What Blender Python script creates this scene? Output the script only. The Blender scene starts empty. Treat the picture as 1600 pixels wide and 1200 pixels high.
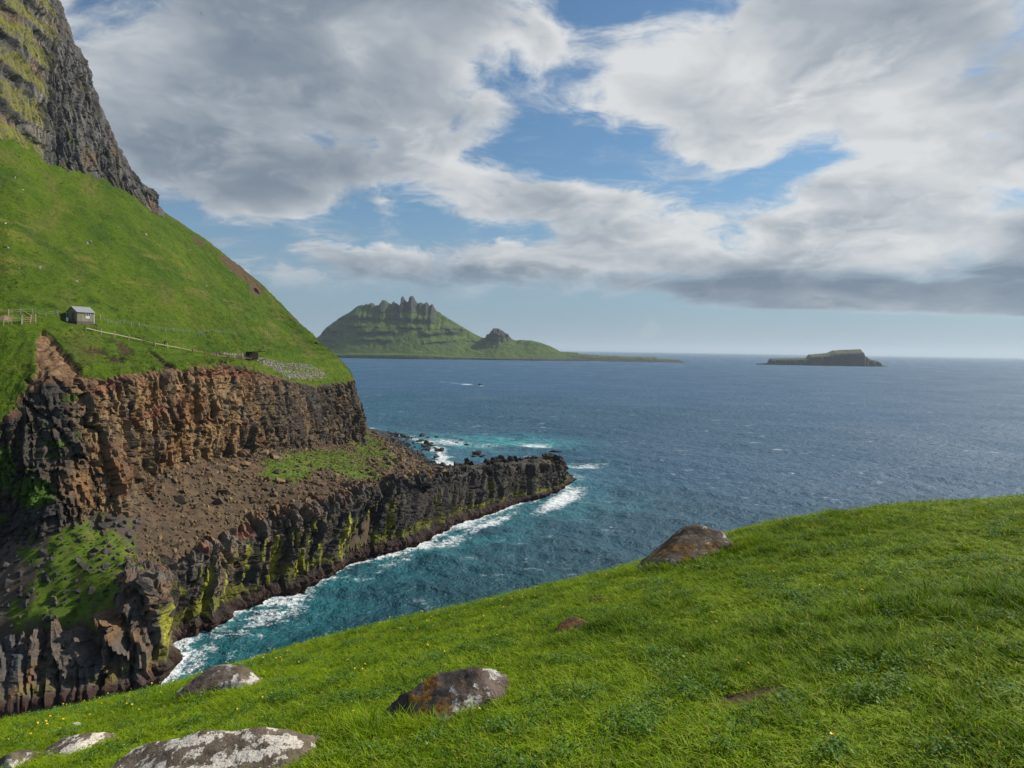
import bpy, bmesh, math, random, time
import numpy as np
from mathutils import Vector, Matrix
from mathutils.bvhtree import BVHTree
T0 = time.time()
random.seed(7); rng = np.random.default_rng(7)
sc = bpy.context.scene
COL = sc.collection
R = math.radians

# ------------------------------------------------------------------ camera
H = 44.0                      # eye height above the sea
F = 1067.0                    # focal length in photo pixels (1600 wide)
pitch, roll = R(2.92), R(0.9)
fw = np.array([0, math.cos(pitch), -math.sin(pitch)])
u0 = np.array([0, math.sin(pitch), math.cos(pitch)])
x0 = np.array([1.0, 0, 0])
rt = math.cos(roll)*x0 + math.sin(roll)*u0
up = -math.sin(roll)*x0 + math.cos(roll)*u0
cd = bpy.data.cameras.new('camera'); cam = bpy.data.objects.new('camera', cd); COL.objects.link(cam)
cd.sensor_width = 36.0; cd.lens = 36.0*F/1600.0
cd.clip_start = 0.1; cd.clip_end = 100000
cam.matrix_world = Matrix(((rt[0], up[0], -fw[0], 0), (rt[1], up[1], -fw[1], 0), (rt[2], up[2], -fw[2], H), (0, 0, 0, 1)))
sc.camera = cam
CAM = np.array([0, 0, H])

def ray(px, py):
    return (px-800)/F*rt + (600-py)/F*up + fw
S = 44/35.0
def P(px, py, d):             # point seen at a photo pixel, d*S metres ahead
    r = ray(px, py); return CAM + r*(d*S/r[1])
def W(px, py):                # point of the sea surface seen at a photo pixel
    r = ray(px, py); return CAM + r*(-H/r[2])

# ------------------------------------------------------------------ sun, sky, exposure
SUN_AZ, SUN_EL = R(65), R(37)
sund = np.array([math.sin(SUN_AZ)*math.cos(SUN_EL), math.cos(SUN_AZ)*math.cos(SUN_EL), math.sin(SUN_EL)])
sl = bpy.data.lights.new('sun', 'SUN'); sun = bpy.data.objects.new('sun', sl); COL.objects.link(sun)
sl.energy = 4.9; sl.angle = R(0.5); sl.color = (1.0, 0.93, 0.80)
sun.rotation_euler = Vector(sund).to_track_quat('Z', 'Y').to_euler(); sun.location = (60, 20, 120)
sc.view_settings.view_transform = 'Standard'; sc.view_settings.look = 'None'
sc.view_settings.exposure = 0.16; sc.view_settings.gamma = 1.0; sc.view_settings.use_curve_mapping = False
sc.cycles.use_denoising = True
sc.cycles.max_bounces = 5; sc.cycles.diffuse_bounces = 2; sc.cycles.glossy_bounces = 2
sc.cycles.transmission_bounces = 2; sc.cycles.volume_bounces = 0
sc.cycles.caustics_reflective = False; sc.cycles.caustics_refractive = False

class NT:
    """small helper to write node trees"""
    def __init__(self, tree): self.t = tree; self.n = tree.nodes; self.l = tree.links
    def new(self, t, **k):
        n = self.n.new(t)
        for a, b in k.items(): setattr(n, a, b)
        return n
    def put(self, sock, v):
        if v is None: return
        if hasattr(v, 'links') or isinstance(v, bpy.types.NodeSocket): self.l.new(v, sock)
        else: sock.default_value = v
    def m(self, op, a, b=None, c=None, clamp=False):
        n = self.new('ShaderNodeMath', operation=op, use_clamp=clamp)
        for i, v in enumerate((a, b, c)): self.put(n.inputs[i], v) if v is not None else None
        return n.outputs[0]
    def v(self, op, a, b=None, s=None):
        n = self.new('ShaderNodeVectorMath', operation=op)
        self.put(n.inputs[0], a)
        if b is not None: self.put(n.inputs[1], b)
        if s is not None: self.put(n.inputs['Scale'], s)
        return n.outputs['Value'] if op in ('LENGTH', 'DOT_PRODUCT') else n.outputs[0]
    def sep(self, a):
        n = self.new('ShaderNodeSeparateXYZ'); self.put(n.inputs[0], a); return n.outputs
    def comb(self, x, y, z):
        n = self.new('ShaderNodeCombineXYZ')
        for i, v in enumerate((x, y, z)): self.put(n.inputs[i], v)
        return n.outputs[0]
    def noise(self, vec, scale, detail=4, rough=0.5, dist=0.0, color=False, lac=2.0):
        n = self.new('ShaderNodeTexNoise'); n.noise_dimensions = '3D'
        self.put(n.inputs['Vector'], vec); self.put(n.inputs['Scale'], scale)
        n.inputs['Detail'].default_value = detail; n.inputs['Roughness'].default_value = rough
        n.inputs['Distortion'].default_value = dist; n.inputs['Lacunarity'].default_value = lac
        return n.outputs['Color' if color else 'Fac']
    def vor(self, vec, scale, feature='F1', out='Distance', rand=1.0):
        n = self.new('ShaderNodeTexVoronoi', feature=feature)
        self.put(n.inputs['Vector'], vec); n.inputs['Scale'].default_value = scale
        n.inputs['Randomness'].default_value = rand
        return n.outputs[out]
    def ss(self, v, a, b, lo=0.0, hi=1.0):
        n = self.new('ShaderNodeMapRange', interpolation_type='SMOOTHSTEP')
        self.put(n.inputs[0], v)
        for i, x in enumerate((a, b, lo, hi)): self.put(n.inputs[i+1], x)
        return n.outputs[0]
    def mix(self, f, a, b, blend='MIX'):
        n = self.new('ShaderNodeMix', data_type='RGBA', blend_type=blend)
        self.put(n.inputs[0], f); self.put(n.inputs[6], a); self.put(n.inputs[7], b)
        return n.outputs[2]
    def attr(self, name, kind='GEOMETRY', out='Color'):
        n = self.new('ShaderNodeAttribute', attribute_name=name, attribute_type=kind); return n.outputs[out]
    def ramp(self, f, stops):
        n = self.new('ShaderNodeValToRGB'); self.put(n.inputs[0], f)
        e = n.color_ramp.elements
        while len(e) < len(stops): e.new(0.5)
        for el, (p, c) in zip(e, stops): el.position = p; el.color = (*c, 1)
        return n.outputs[0]
    def bump(self, h, strength, dist, normal=None):
        n = self.new('ShaderNodeBump'); self.put(n.inputs['Height'], h)
        n.inputs['Strength'].default_value = strength; n.inputs['Distance'].default_value = dist
        if normal is not None: self.put(n.inputs['Normal'], normal)
        return n.outputs[0]

world = bpy.data.worlds.new('World'); sc.world = world; world.use_nodes = True
def build_sky():
    w = NT(world.node_tree); w.n.clear()
    out = w.new('ShaderNodeOutputWorld'); bg = w.new('ShaderNodeBackground'); w.l.new(bg.outputs[0], out.inputs[0])
    bg.inputs['Strength'].default_value = 0.086
    sky = w.new('ShaderNodeTexSky', sky_type='NISHITA', sun_disc=False)
    sky.sun_elevation = SUN_EL; sky.sun_rotation = SUN_AZ; sky.altitude = 0; sky.air_density = 1.0; sky.dust_density = 0.6; sky.ozone_density = 2.0
    d = w.new('ShaderNodeTexCoord').outputs['Generated']
    x, y, z = w.sep(d)
    yy = w.m('MAXIMUM', y, 0.02)
    q = w.comb(w.m('DIVIDE', x, yy), w.m('DIVIDE', z, yy), 0.0)
    zz = w.m('ADD', w.m('MAXIMUM', z, 0.0), 0.32)
    p = w.comb(w.m('DIVIDE', x, zz), w.m('DIVIDE', y, zz), w.m('MULTIPLY', z, 1.5))
    def qpix(px, py):
        r = ray(px, py); return r[0]/r[1], r[2]/r[1]
    def blobs(lst, acc):
        for (px, py, rx, ry, ang, wt) in lst:
            c = qpix(px, py)
            mp = w.new('ShaderNodeMapping', vector_type='TEXTURE'); w.put(mp.inputs['Vector'], q)
            mp.inputs['Location'].default_value = (c[0], c[1], 0)
            mp.inputs['Rotation'].default_value = (0, 0, R(-ang))
            mp.inputs['Scale'].default_value = (1.6*rx/F, 1.6*ry/F, 1)
            g = w.new('ShaderNodeTexGradient', gradient_type='QUADRATIC_SPHERE'); w.l.new(mp.outputs[0], g.inputs[0])
            acc = w.m('MULTIPLY_ADD', g.outputs['Fac'], wt, acc)
        return acc
    warp = w.v('SCALE', w.v('SUBTRACT', w.noise(p, 2.2, 4, 0.55, color=True), (0.5, 0.5, 0.5)), s=0.30)
    pw = w.v('ADD', p, warp)
    n1 = w.noise(pw, 2.7, 12, 0.57)
    so = (sund[0]*0.09, sund[1]*0.09, 0.06)
    n2 = w.noise(w.v('ADD', pw, so), 2.7, 4, 0.5)
    n3 = w.noise(pw, 1.1, 4, 0.5)
    fine = w.noise(pw, 5.2, 10, 0.64, 0.35)
    fine2 = w.noise(w.v('ADD', pw, (so[0]*.35, so[1]*.35, so[2]*.35)), 5.2, 6, 0.6, 0.35)
    # where the cloud lies
    cov = w.m('MULTIPLY_ADD', n1, 4.6, -2.02)
    cov = w.m('ADD', cov, w.m('MULTIPLY_ADD', fine, 2.5, -1.25))
    cov = blobs([
        (330, 60, 600, 320, 0, 1.35), (300, 250, 430, 140, 4, 1.1), (150, 40, 220, 160, 0, .6), (690, 225, 180, 90, 10, .6), (620, 60, 300, 140, 0, .45), (250, 300, 260, 60, 0, .3),
        (1270, 130, 460, 220, 0, 1.0), (1480, 250, 400, 240, 0, .75), (1080, 140, 260, 120, 0, .5), (1420, 40, 300, 120, 0, .3), (1400, 350, 420, 110, 0, .5),
        (940, 10, 170, 50, -8, -1.1), (870, 195, 200, 85, 18, -1.6), (930, 110, 120, 40, -10, -.6), (800, 60, 70, 130, 15, -.7), (805, 110, 60, 110, 20, -.5), (900, 275, 230, 50, 0, -.8), (1150, 280, 170, 55, -18, -1.0),
        (1070, 205, 120, 34, 10, -.3), (470, 370, 420, 62, 4, -1.6), (650, 318, 120, 36, 10, -.7), (600, 290, 60, 18, 0, -.3), (555, 95, 70, 50, 40, -.9), (540, 290, 110, 16, 5, -.2),
        (1380, 155, 90, 35, 0, -.6), (1290, 250, 110, 24, -10, -.7), (1520, 330, 120, 20, 0, -.5), (1560, 215, 90, 18, 10, -.5), (1270, 322, 180, 22, 0, -1.0), (1400, 190, 240, 30, -12, -.5),
        (960, 315, 190, 46, 0, .95), (830, 255, 70, 50, 0, .35), (720, 330, 110, 24, 0, .55), (930, 402, 540, 46, 0, 1.35), (600, 405, 140, 34, 0, 1.0), (820, 385, 200, 26, 0, .4), (1350, 370, 480, 80, 0, .7),
        (430, 450, 300, 40, 0, -.35), (1300, 450, 420, 40, 3, .9)], cov)
    alpha = w.ss(cov, 0.08, 1.0)
    wisp = w.noise(w.v('MULTIPLY', pw, (1.0, 2.2, 1.0)), 4.2, 9, 0.66, 0.6)
    alpha = w.m('MAXIMUM', alpha, w.m('MULTIPLY', w.ss(wisp, 0.47, 0.74), w.ss(cov, -1.3, 0.3, 0.0, 0.62)))
    # the flat-bottomed dark bank low on the right
    qs = w.sep(q)
    bank = blobs([(1310, 460, 600, 32, 2, 2.0), (1560, 425, 260, 36, 0, .8)], 0.0)
    bot = w.m('SUBTRACT', qs[1], w.m('ADD', w.m('MULTIPLY', w.m('SUBTRACT', n3, 0.5), 0.012), qpix(1200, 487)[1]))
    bot = w.m('ADD', bot, w.m('MULTIPLY', w.m('SUBTRACT', qs[0], qpix(1200, 487)[0]), 0.012))
    bank = w.m('MULTIPLY', w.ss(w.m('ADD', bank, w.m('MULTIPLY_ADD', n1, 2.2, -1.1)), 0.2, 0.85), w.ss(bot, -0.002, 0.006))
    # tone of the cloud
    tone = w.m('MULTIPLY_ADD', w.m('SUBTRACT', n1, n2), 1.75, 0.74)
    tone = w.m('ADD', tone, w.m('MULTIPLY', w.m('SUBTRACT', fine, fine2), 0.55))
    tone = w.m('SUBTRACT', tone, w.ss(cov, 0.45, 1.9, 0.0, 0.46))
    tone = w.m('ADD', tone, w.m('MULTIPLY_ADD', fine, 0.62, -0.31))
    tone = w.m('ADD', tone, w.m('MULTIPLY_ADD', n3, 0.5, -0.25))
    tone = blobs([(1170, 90, 330, 170, 0, .34), (1400, 250, 480, 300, 0, .30), (1000, 330, 300, 120, 0, .2), (1040, 110, 170, 100, 0, .25), (1420, 300, 330, 160, 0, .25), (720, 260, 160, 70, 10, .38), (600, 150, 200, 120, 0, .10),
                  (360, 205, 330, 85, 3, -.06), (250, 80, 380, 200, 0, .12), (1200, 190, 260, 60, 10, -.12), (960, 320, 150, 40, 0, .12), (1560, 60, 160, 100, 0, -.15),
                  (980, 395, 420, 36, 0, .25), (600, 400, 90, 24, 0, .2), (1350, 375, 320, 30, 0, .1)], tone)
    tone = w.m('MULTIPLY_ADD', bank, -0.50, tone)
    ccol = w.ramp(tone, [(0.0, (.150, .200, .275)), (0.30, (.235, .285, .350)), (0.60, (.40, .445, .50)), (1.0, (.74, .755, .765))])
    ccol = w.v('SCALE', ccol, s=10.0)
    blue = w.mix(1.0, sky.outputs[0], (0.62, 0.86, 0.98, 1), 'MULTIPLY')
    # thin veil towards the horizon
    veil = w.ss(z, 0.0, 0.26, 0.80, 0.0)
    veil = w.m('MULTIPLY', veil, w.m('MULTIPLY_ADD', n3, 0.5, 0.75), clamp=True)
    base = w.mix(veil, blue, (2.55, 3.55, 4.7, 1))
    alpha = w.m('MAXIMUM', w.m('MULTIPLY', alpha, w.ss(z, 0.06, 0.12)), bank)
    colr = w.mix(alpha, base, ccol)
    # small lit tower of cloud above the far islands
    tower = blobs([(1018, 510, 20, 26, 10, 1.3), (1005, 525, 60, 30, 0, .35)], w.m('MULTIPLY_ADD', w.noise(q, 55, 5, 0.6), 1.4, -1.0))
    colr = w.mix(w.m('MULTIPLY', w.ss(tower, 0.0, 0.7), 0.28), colr, (5.4, 5.8, 6.0, 1))
    w.l.new(colr, bg.inputs['Color'])
build_sky()

# ------------------------------------------------------------------ numeric noise
_pr = np.random.default_rng(11)
PERM = np.concatenate([_pr.permutation(256)]*3)
GR = _pr.normal(size=(256, 3)); GR /= np.linalg.norm(GR, axis=1)[:, None]
RND = _pr.random((256, 3))
def perlin(p):
    p = np.asarray(p, float); i = np.floor(p).astype(int); f = p-i
    u = f*f*f*(f*(f*6-15)+10); i &= 255; r = 0
    for dx in (0, 1):
        for dy in (0, 1):
            for dz in (0, 1):
                h = PERM[PERM[PERM[(i[..., 0]+dx) & 255]+((i[..., 1]+dy) & 255)]+((i[..., 2]+dz) & 255)]
                g = GR[h]
                dot = g[..., 0]*(f[..., 0]-dx)+g[..., 1]*(f[..., 1]-dy)+g[..., 2]*(f[..., 2]-dz)
                w = (u[..., 0] if dx else 1-u[..., 0])*(u[..., 1] if dy else 1-u[..., 1])*(u[..., 2] if dz else 1-u[..., 2])
                r = r + w*dot
    return r*1.5
def fbm(p, o=4, g=0.5, ridged=False):
    p = np.asarray(p, float); a = 1; t = 0; s = 0
    for k in range(o):
        n = perlin(p*2**k+17.3*k)
        if ridged: n = 1-2*np.abs(n)
        t = t+a*n; s += a; a *= g
    return t/s
def pts(*c):
    return np.stack(np.broadcast_arrays(*[np.asarray(k, float) for k in c]), -1)
def worley(x, y, seed=0):
    ix = np.floor(x).astype(int); iy = np.floor(y).astype(int)
    f1 = np.full(x.shape, 9.); f2 = np.full(x.shape, 9.); cid = np.zeros(x.shape); tilt = np.zeros(x.shape)
    for dx in (-1, 0, 1):
        for dy in (-1, 0, 1):
            h = PERM[PERM[(ix+dx+seed*7) & 255]+((iy+dy+seed*13) & 255)]
            d = np.hypot(ix+dx+RND[h, 0]-x, iy+dy+RND[h, 1]-y)
            new = d < f1
            f2 = np.where(new, f1, np.minimum(f2, d)); cid = np.where(new, RND[h, 2], cid); f1 = np.where(new, d, f1)
            tl = (RND[h, 0]-.5)*(x-ix-dx-RND[h, 0])*2+(RND[(h+31) & 255, 1]-.5)*(y-iy-dy-RND[h, 1])*2
            tilt = np.where(new, tl, tilt)
    worley.tilt = tilt
    return f1, f2, cid
def sstep(x, a, b):
    t = np.clip((x-a)/(b-a), 0, 1); return t*t*(3-2*t)
def lerp(a, b, t):
    return a+(b-a)*t
def mixc(c, k, m):
    return c+(np.asarray(k)-c)*np.clip(m, 0, 1)[..., None]
def hermite(xs, Y, xq):
    xs = np.asarray(xs, float); Y = np.asarray(Y, float); h = np.diff(xs); dl = np.diff(Y, axis=0)/h.reshape(-1, *[1]*(Y.ndim-1))
    m = np.empty_like(Y); m[0] = dl[0]; m[-1] = dl[-1]
    hh = h.reshape(-1, *[1]*(Y.ndim-1))
    if len(xs) > 2: m[1:-1] = (dl[:-1]*hh[1:]+dl[1:]*hh[:-1])/(hh[1:]+hh[:-1])
    k = np.clip(np.searchsorted(xs, xq)-1, 0, len(xs)-2)
    sh = (-1, *[1]*(Y.ndim-1)); t = ((xq-xs[k])/h[k]).reshape(sh); hk = h[k].reshape(sh)
    return (2*t**3-3*t**2+1)*Y[k]+(t**3-2*t**2+t)*hk*m[k]+(-2*t**3+3*t**2)*Y[k+1]+(t**3-t**2)*hk*m[k+1]
def loft(rails, ns, nr, rpos=None):
    A = np.asarray(rails, float)                      # rail, station, xyz
    seg = np.linalg.norm(np.diff(A, axis=1), axis=2).mean(0)
    xs = np.concatenate([[0], np.cumsum(np.maximum(seg, 1e-3))])
    B = hermite(xs, A.transpose(1, 0, 2), np.linspace(0, xs[-1], ns))     # ns, rail, 3
    rp = np.arange(len(rails), dtype=float) if rpos is None else np.asarray(rpos, float)
    rows = np.linspace(rp[0], rp[-1], nr) if np.isscalar(nr) else np.asarray(nr)
    G = hermite(rp, B.transpose(1, 0, 2), rows); nr = len(rows)            # nr, ns, 3
    s = np.broadcast_to(np.linspace(0, xs[-1], ns), (nr, ns)); t = np.broadcast_to(rows[:, None], (nr, ns))
    return G, s, t
def gnormals(G):
    a = np.gradient(G, axis=1); b = np.gradient(G, axis=0)
    n = np.cross(a, b); return n/np.maximum(np.linalg.norm(n, axis=2), 1e-9)[..., None]
def project(X):
    d = X-CAM; z = d@fw; return 800+F*(d@rt)/z, 600-F*(d@up)/z

# ------------------------------------------------------------------ mesh helpers
def raw_mesh(name, V, faces, n, mat=None, col=None, smooth=True, attrs=None):
    """faces: (m, n) array of vertex ids"""
    me = bpy.data.meshes.new(name); V = np.ascontiguousarray(V.reshape(-1, 3), dtype=np.float32); faces = np.ascontiguousarray(faces, dtype=np.int32)
    me.vertices.add(len(V)); me.vertices.foreach_set('co', V.ravel())
    me.loops.add(faces.size); me.loops.foreach_set('vertex_index', faces.ravel())
    me.polygons.add(len(faces)); me.polygons.foreach_set('loop_start', np.arange(0, faces.size, n, dtype=np.int32))
    me.polygons.foreach_set('use_smooth', np.full(len(faces), smooth))
    me.update(calc_edges=True)
    if col is not None:
        a = me.attributes.new('col', 'FLOAT_COLOR', 'POINT'); c = np.ones((len(V), 4), np.float32); c[:, :3] = col.reshape(-1, 3)
        a.data.foreach_set('color', c.ravel())
    for k, v in (attrs or {}).items():
        a = me.attributes.new(k, 'FLOAT', 'POINT'); a.data.foreach_set('value', np.ascontiguousarray(v.ravel(), dtype=np.float32))
    if mat: me.materials.append(mat)
    return me
def grid_faces(nr, ns, flip=False, keep=None):
    i = np.arange(nr*ns).reshape(nr, ns)
    f = np.stack([i[:-1, :-1], i[:-1, 1:], i[1:, 1:], i[1:, :-1]], -1)
    if keep is not None: f = f[keep]
    f = f.reshape(-1, 4)
    return f[:, ::-1] if flip else f
def link(name, me, parent=None, **props):
    o = bpy.data.objects.new(name, me); COL.objects.link(o)
    if parent is not None: o.parent = parent
    for k, v in props.items(): o[k] = v
    return o
def empty(name, loc, rotz=0, **props):
    o = link(name, None, None, **props); o.location = loc; o.rotation_euler = (0, 0, rotz); return o
def bvh_of(V, f):
    return BVHTree.FromPolygons([tuple(v) for v in V.reshape(-1, 3)], [tuple(int(k) for k in q) for q in f])
def hit(bvh, px, py):
    r = ray(px, py); r = r/np.linalg.norm(r)
    h = bvh.ray_cast(Vector(CAM), Vector(r))
    return (np.array(h[0]), np.array(h[1])) if h[0] is not None else (None, None)

def principled(name, base=None, rough=0.9, spec=0.3):
    m = bpy.data.materials.new(name); m.use_nodes = True; t = NT(m.node_tree)
    b = t.n['Principled BSDF']; b.inputs['Roughness'].default_value = rough; b.inputs['Specular IOR Level'].default_value = spec
    if base is not None: b.inputs['Base Color'].default_value = (*base, 1)
    return m, t, b
def flatmat(name, base, rough=0.8, var=0.25, scale=4.0, bump=0.3):
    m, t, b = principled(name, base, rough)
    o = t.new('ShaderNodeTexCoord').outputs['Object']
    n = t.noise(o, scale, 5, 0.6)
    k = t.m('MULTIPLY_ADD', n, 2*var, 1-var)
    t.l.new(t.v('SCALE', tuple(base), s=k), b.inputs['Base Color'])
    if bump: t.l.new(t.bump(n, bump, 0.02), b.inputs['Normal'])
    return m

def land_material(name, cscale, amp, bumps, rough=0.95, spec=0.15):
    """the colour of the ground comes with the mesh; grain, speckle and fine relief from noise in metres"""
    m, t, b = principled(name, None, rough, spec)
    o = t.new('ShaderNodeNewGeometry').outputs['Position']
    c = t.attr('col')
    n = t.noise(o, cscale, 6, 0.62)
    k = t.m('MAXIMUM', t.m('MULTIPLY_ADD', n, 2*amp, 1-amp), 0.15)
    n2 = t.noise(o, cscale*0.21, 4, 0.6)
    k = t.m('MULTIPLY', k, t.m('MULTIPLY_ADD', n2, 0.9*amp, 1-0.45*amp))
    t.l.new(t.v('SCALE', c, s=k), b.inputs['Base Color'])
    nor = None
    for (s, st, d, det) in bumps:
        nor = t.bump(t.noise(o, s, det, 0.62), st, d, nor)
    t.l.new(nor, b.inputs['Normal'])
    return m
M_rock = land_material('cliff_rock', 1.6, 0.75, [(0.7, 0.9, 0.9, 7), (3.5, 0.7, 0.25, 5)], 0.85, 0.25)
M_hill = land_material('hill_grass', 2.2, 0.75, [(1.1, 1.0, 0.7, 6), (3.5, 1.0, 0.25, 4)])
M_isle = land_material('island_ground', 0.05, 0.45, [(0.022, 0.9, 22.0, 7), (0.12, 0.6, 5.0, 4)])
M_stone = land_material('loose_stone', 2.5, 0.5, [(3.0, 0.6, 0.12, 4)], 0.85, 0.25)

# colours of the rock and ground (albedo)
TAN = (.27, .168, .076); ORANGE = (.21, .095, .033); BASALT = (.052, .046, .042); GREY = (.17, .15, .125); RED = (.23, .085, .05)
BROWN = (.095, .056, .032); LICHEN = (.33, .33, .03); MOSS = (.075, .13, .012); GRASS = (.062, .110, .003); WET = (.045, .026, .021); SOIL = (.20, .12, .065)

# ------------------------------------------------------------------ coast stations
def XYZ(x, y, z): return np.array([x*S, y*S, z*S])
ST = [  # shore, top of the lower cliff, foot of the upper cliff, top of the upper cliff
    (W(-300, 1150), P(-300, 1000, 68), P(-300, 850, 78), P(-300, 640, 84)),
    (W(-100, 1135), P(-100, 1000, 69), P(-100, 850, 79), P(-80, 640, 82)),
    (W(0, 1122), P(0, 995, 70.5), P(0, 850, 79), P(0, 655, 81)),
    (W(100, 1100), P(110, 990, 71.5), P(95, 822, 79.5), P(45, 604, 86)),
    (W(190, 1085), P(185, 955, 73), P(125, 822, 80.5), P(75, 588, 87)),
    (W(238, 1066), P(222, 905, 75), P(150, 815, 82), P(110, 590, 89)),
    (W(252, 1048), P(238, 888, 79), P(180, 795, 84), P(150, 590, 92)),
    (W(262, 1006), P(270, 872, 84), P(220, 765, 91), P(200, 583, 97)),
    (W(320, 985), P(325, 848, 89), P(262, 730, 97), P(245, 579, 102)),
    (W(400, 945), P(400, 815, 98), P(330, 714, 108), P(320, 571, 112)),
    (W(470, 922), P(475, 793, 104), P(380, 704, 116), P(365, 569, 122)),
    (W(540, 882), P(565, 765, 116), P(430, 699, 130), P(410, 581, 135)),
    (W(640, 855), P(640, 752, 130), P(480, 697, 150), P(470, 599, 158)),
    (W(700, 825), P(700, 742, 143), P(530, 692, 180), P(510, 599, 185)),
    (W(800, 790), P(800, 733, 161), P(562, 690, 207), P(552, 591, 211)),
]
shore = [s[0] for s in ST] + [W(880, 761), XYZ(16, 183, 0), XYZ(9, 186, 0), XYZ(0, 180, 0), XYZ(-10, 172, 0), XYZ(-16, 174, 0), XYZ(-21, 196, 0)]
ltop = [s[1] for s in ST] + [P(864, 725, 176), XYZ(11.5, 180, 6.3), XYZ(7, 181, 6.3), XYZ(-1, 175, 6.3), XYZ(-10, 167, 6.5), XYZ(-17, 170, 5), XYZ(-24, 190, 2)]
ufoot = [s[2] for s in ST] + [XYZ(-56, 224, 6), XYZ(-70, 240, 5)]
utop = [s[3] for s in ST] + [XYZ(-60, 224, 24), XYZ(-76, 238, 26)]
beach = [W(695, 726), W(688, 712), W(685, 700), W(665, 691), W(640, 684), W(600, 677), XYZ(-70, 300, 0), XYZ(-120, 330, 0)]

# ------------------------------------------------------------------ upper sea cliff
def hnormal(G):
    n = gnormals(G); n[..., 2] *= 0.15; n /= np.linalg.norm(n, axis=2)[..., None]; return n
def out_sign(n):   # make normals point to the open water on the right / towards the viewer
    return n*np.sign((n[..., 0]*0.85-n[..., 1]*0.5).mean())
def cliff_relief(s, z, big, mid, small, seed, tall=11.0, beds=.7, blk=3.5):
    q = pts(s/9.0+seed, z/40.0, seed)
    but = fbm(q, 3, 0.55, ridged=True)
    ws = s+1.2*perlin(pts(s/5, z/6, seed+3)); wz = z+1.5*perlin(pts(s/4, z/4, seed+9))
    f1, f2, cid = worley(ws/2.3+seed, wz/tall); t1 = worley.tilt
    crack = sstep(f2-f1, 0.0, 0.10)
    g1, g2, cid2 = worley(ws/.95, wz/blk+seed, 3); t2 = worley.tilt
    h1, h2, cid3 = worley(s/.5, z/.6+seed, 9)
    crk2 = sstep(g2-g1, 0.0, 0.12)
    lz = z+.5*perlin(pts(s/12, z/9, seed+2)); bz = (lz/3.1) % 1.0; bed = (1-bz)*.9+.5*((lz/1.05) % 1.0)        # level lava beds with small ledges
    bed = bed*sstep(perlin(pts(s/18, np.floor(lz/3.1)*3.7, seed)), -.35, .2)
    d = big*but + mid*((cid-0.5)*1.7+t1*.9+(crack-1)*0.7) + small*((cid2-0.5)*1.7+t2*1.3+(crk2-1)*0.6+(cid3-.5)*.45) - small*beds*bed + small*0.5*fbm(pts(s/0.9, z/1.4, seed), 3)
    return d, but, crack, cid, cid2
mid1 = [lerp(a, b, .33)+np.array([.9, -.5, 0]) for a, b in zip(ufoot, utop)]
mid2 = [lerp(a, b, .72)+np.array([.5, -.3, 0]) for a, b in zip(ufoot, utop)]
low = [a+np.array([1.2, -.8, -3.5]) for a in ufoot]
NSU, NRU = 1000, 150
G, s, t = loft([low, ufoot, mid1, mid2, utop], NSU, NRU, [-.25, 0, .33, .72, 1.0])
n = out_sign(hnormal(G)); z = G[..., 2]
d, but, crack, cid, cid2 = cliff_relief(s, z, 1.9, 1.25, 0.56, 2.0, 9.5, .7, 1.8)
fade = 1-0.6*sstep(t, .93, 1.0)
layer = sstep(t+0.05*perlin(pts(s/6, z/5, 4)), .60, .64)*0.7*sstep(s, 150, 190)     # the upper bed stands back near the point
V = G+n*((d*fade-0.3-layer)[..., None]); V[..., 2] += 0.3*perlin(pts(s/2, z/2, 8))
px, py = project(V)
c = np.zeros(V.shape)+TAN
big = fbm(pts(s/14, z/9, 1), 4); strk = fbm(pts(s/1.2, z/9, 3), 4); spk = fbm(pts(s/.7, z/.8, 6), 3)
c = mixc(c, ORANGE, sstep(big, -.05, .35)*.8); c = mixc(c, GREY, sstep(strk, .05, .4)*.65); c = mixc(c, BROWN, sstep(-strk, .0, .35)*.85)
c = mixc(c, (.075, .05, .035), sstep(-but, -.05, .5)*.75); c = mixc(c, RED, sstep(fbm(pts(s/10, z/3, 12), 3), .15, .4)*.55)
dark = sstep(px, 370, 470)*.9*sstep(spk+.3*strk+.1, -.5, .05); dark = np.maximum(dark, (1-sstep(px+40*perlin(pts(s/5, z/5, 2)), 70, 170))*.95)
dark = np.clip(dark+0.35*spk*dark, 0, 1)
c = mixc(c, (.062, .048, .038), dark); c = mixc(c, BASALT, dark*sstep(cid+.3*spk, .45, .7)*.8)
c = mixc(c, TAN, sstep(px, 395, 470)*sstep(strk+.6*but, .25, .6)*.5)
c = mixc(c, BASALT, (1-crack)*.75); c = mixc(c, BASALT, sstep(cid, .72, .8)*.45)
red = np.exp(-((t-.90-.03*perlin(pts(s/9, 0, 3)))/.035)**2)*(1-sstep(px, 430, 480))*sstep(px, 110, 160)
c = mixc(c, (.24, .085, .05), red*.6*sstep(fbm(pts(s/7, z/5, 77), 3), -.15, .15))
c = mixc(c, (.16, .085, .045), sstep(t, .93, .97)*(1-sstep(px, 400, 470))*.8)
gr = sstep(fbm(pts(s/3, z/1.0, 21), 4)+.25*n[..., 2], .33, .45)*sstep(px, 420, 470)*.6*sstep(t, .55, .7)
gr = np.maximum(gr, sstep(fbm(pts(s/4, z/1.6, 22), 4), .2, .35)*(1-sstep(px, 110, 150))*.8)
gr = np.maximum(gr, np.exp(-(((px-52)/36)**2+((py-770)/26)**2)**2)); gr = np.maximum(gr, np.exp(-(((px-85)/24)**2+((py-693)/7)**2)**2)*.8)
gr = np.maximum(gr, np.exp(-(((px-5)/22)**2+((py-730)/40)**2)**2)*.8)
c = mixc(c, (.050, .095, .007), sstep(gr+.55*spk+.3*strk, .38, .62))
f = grid_faces(NRU, NSU)
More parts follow.
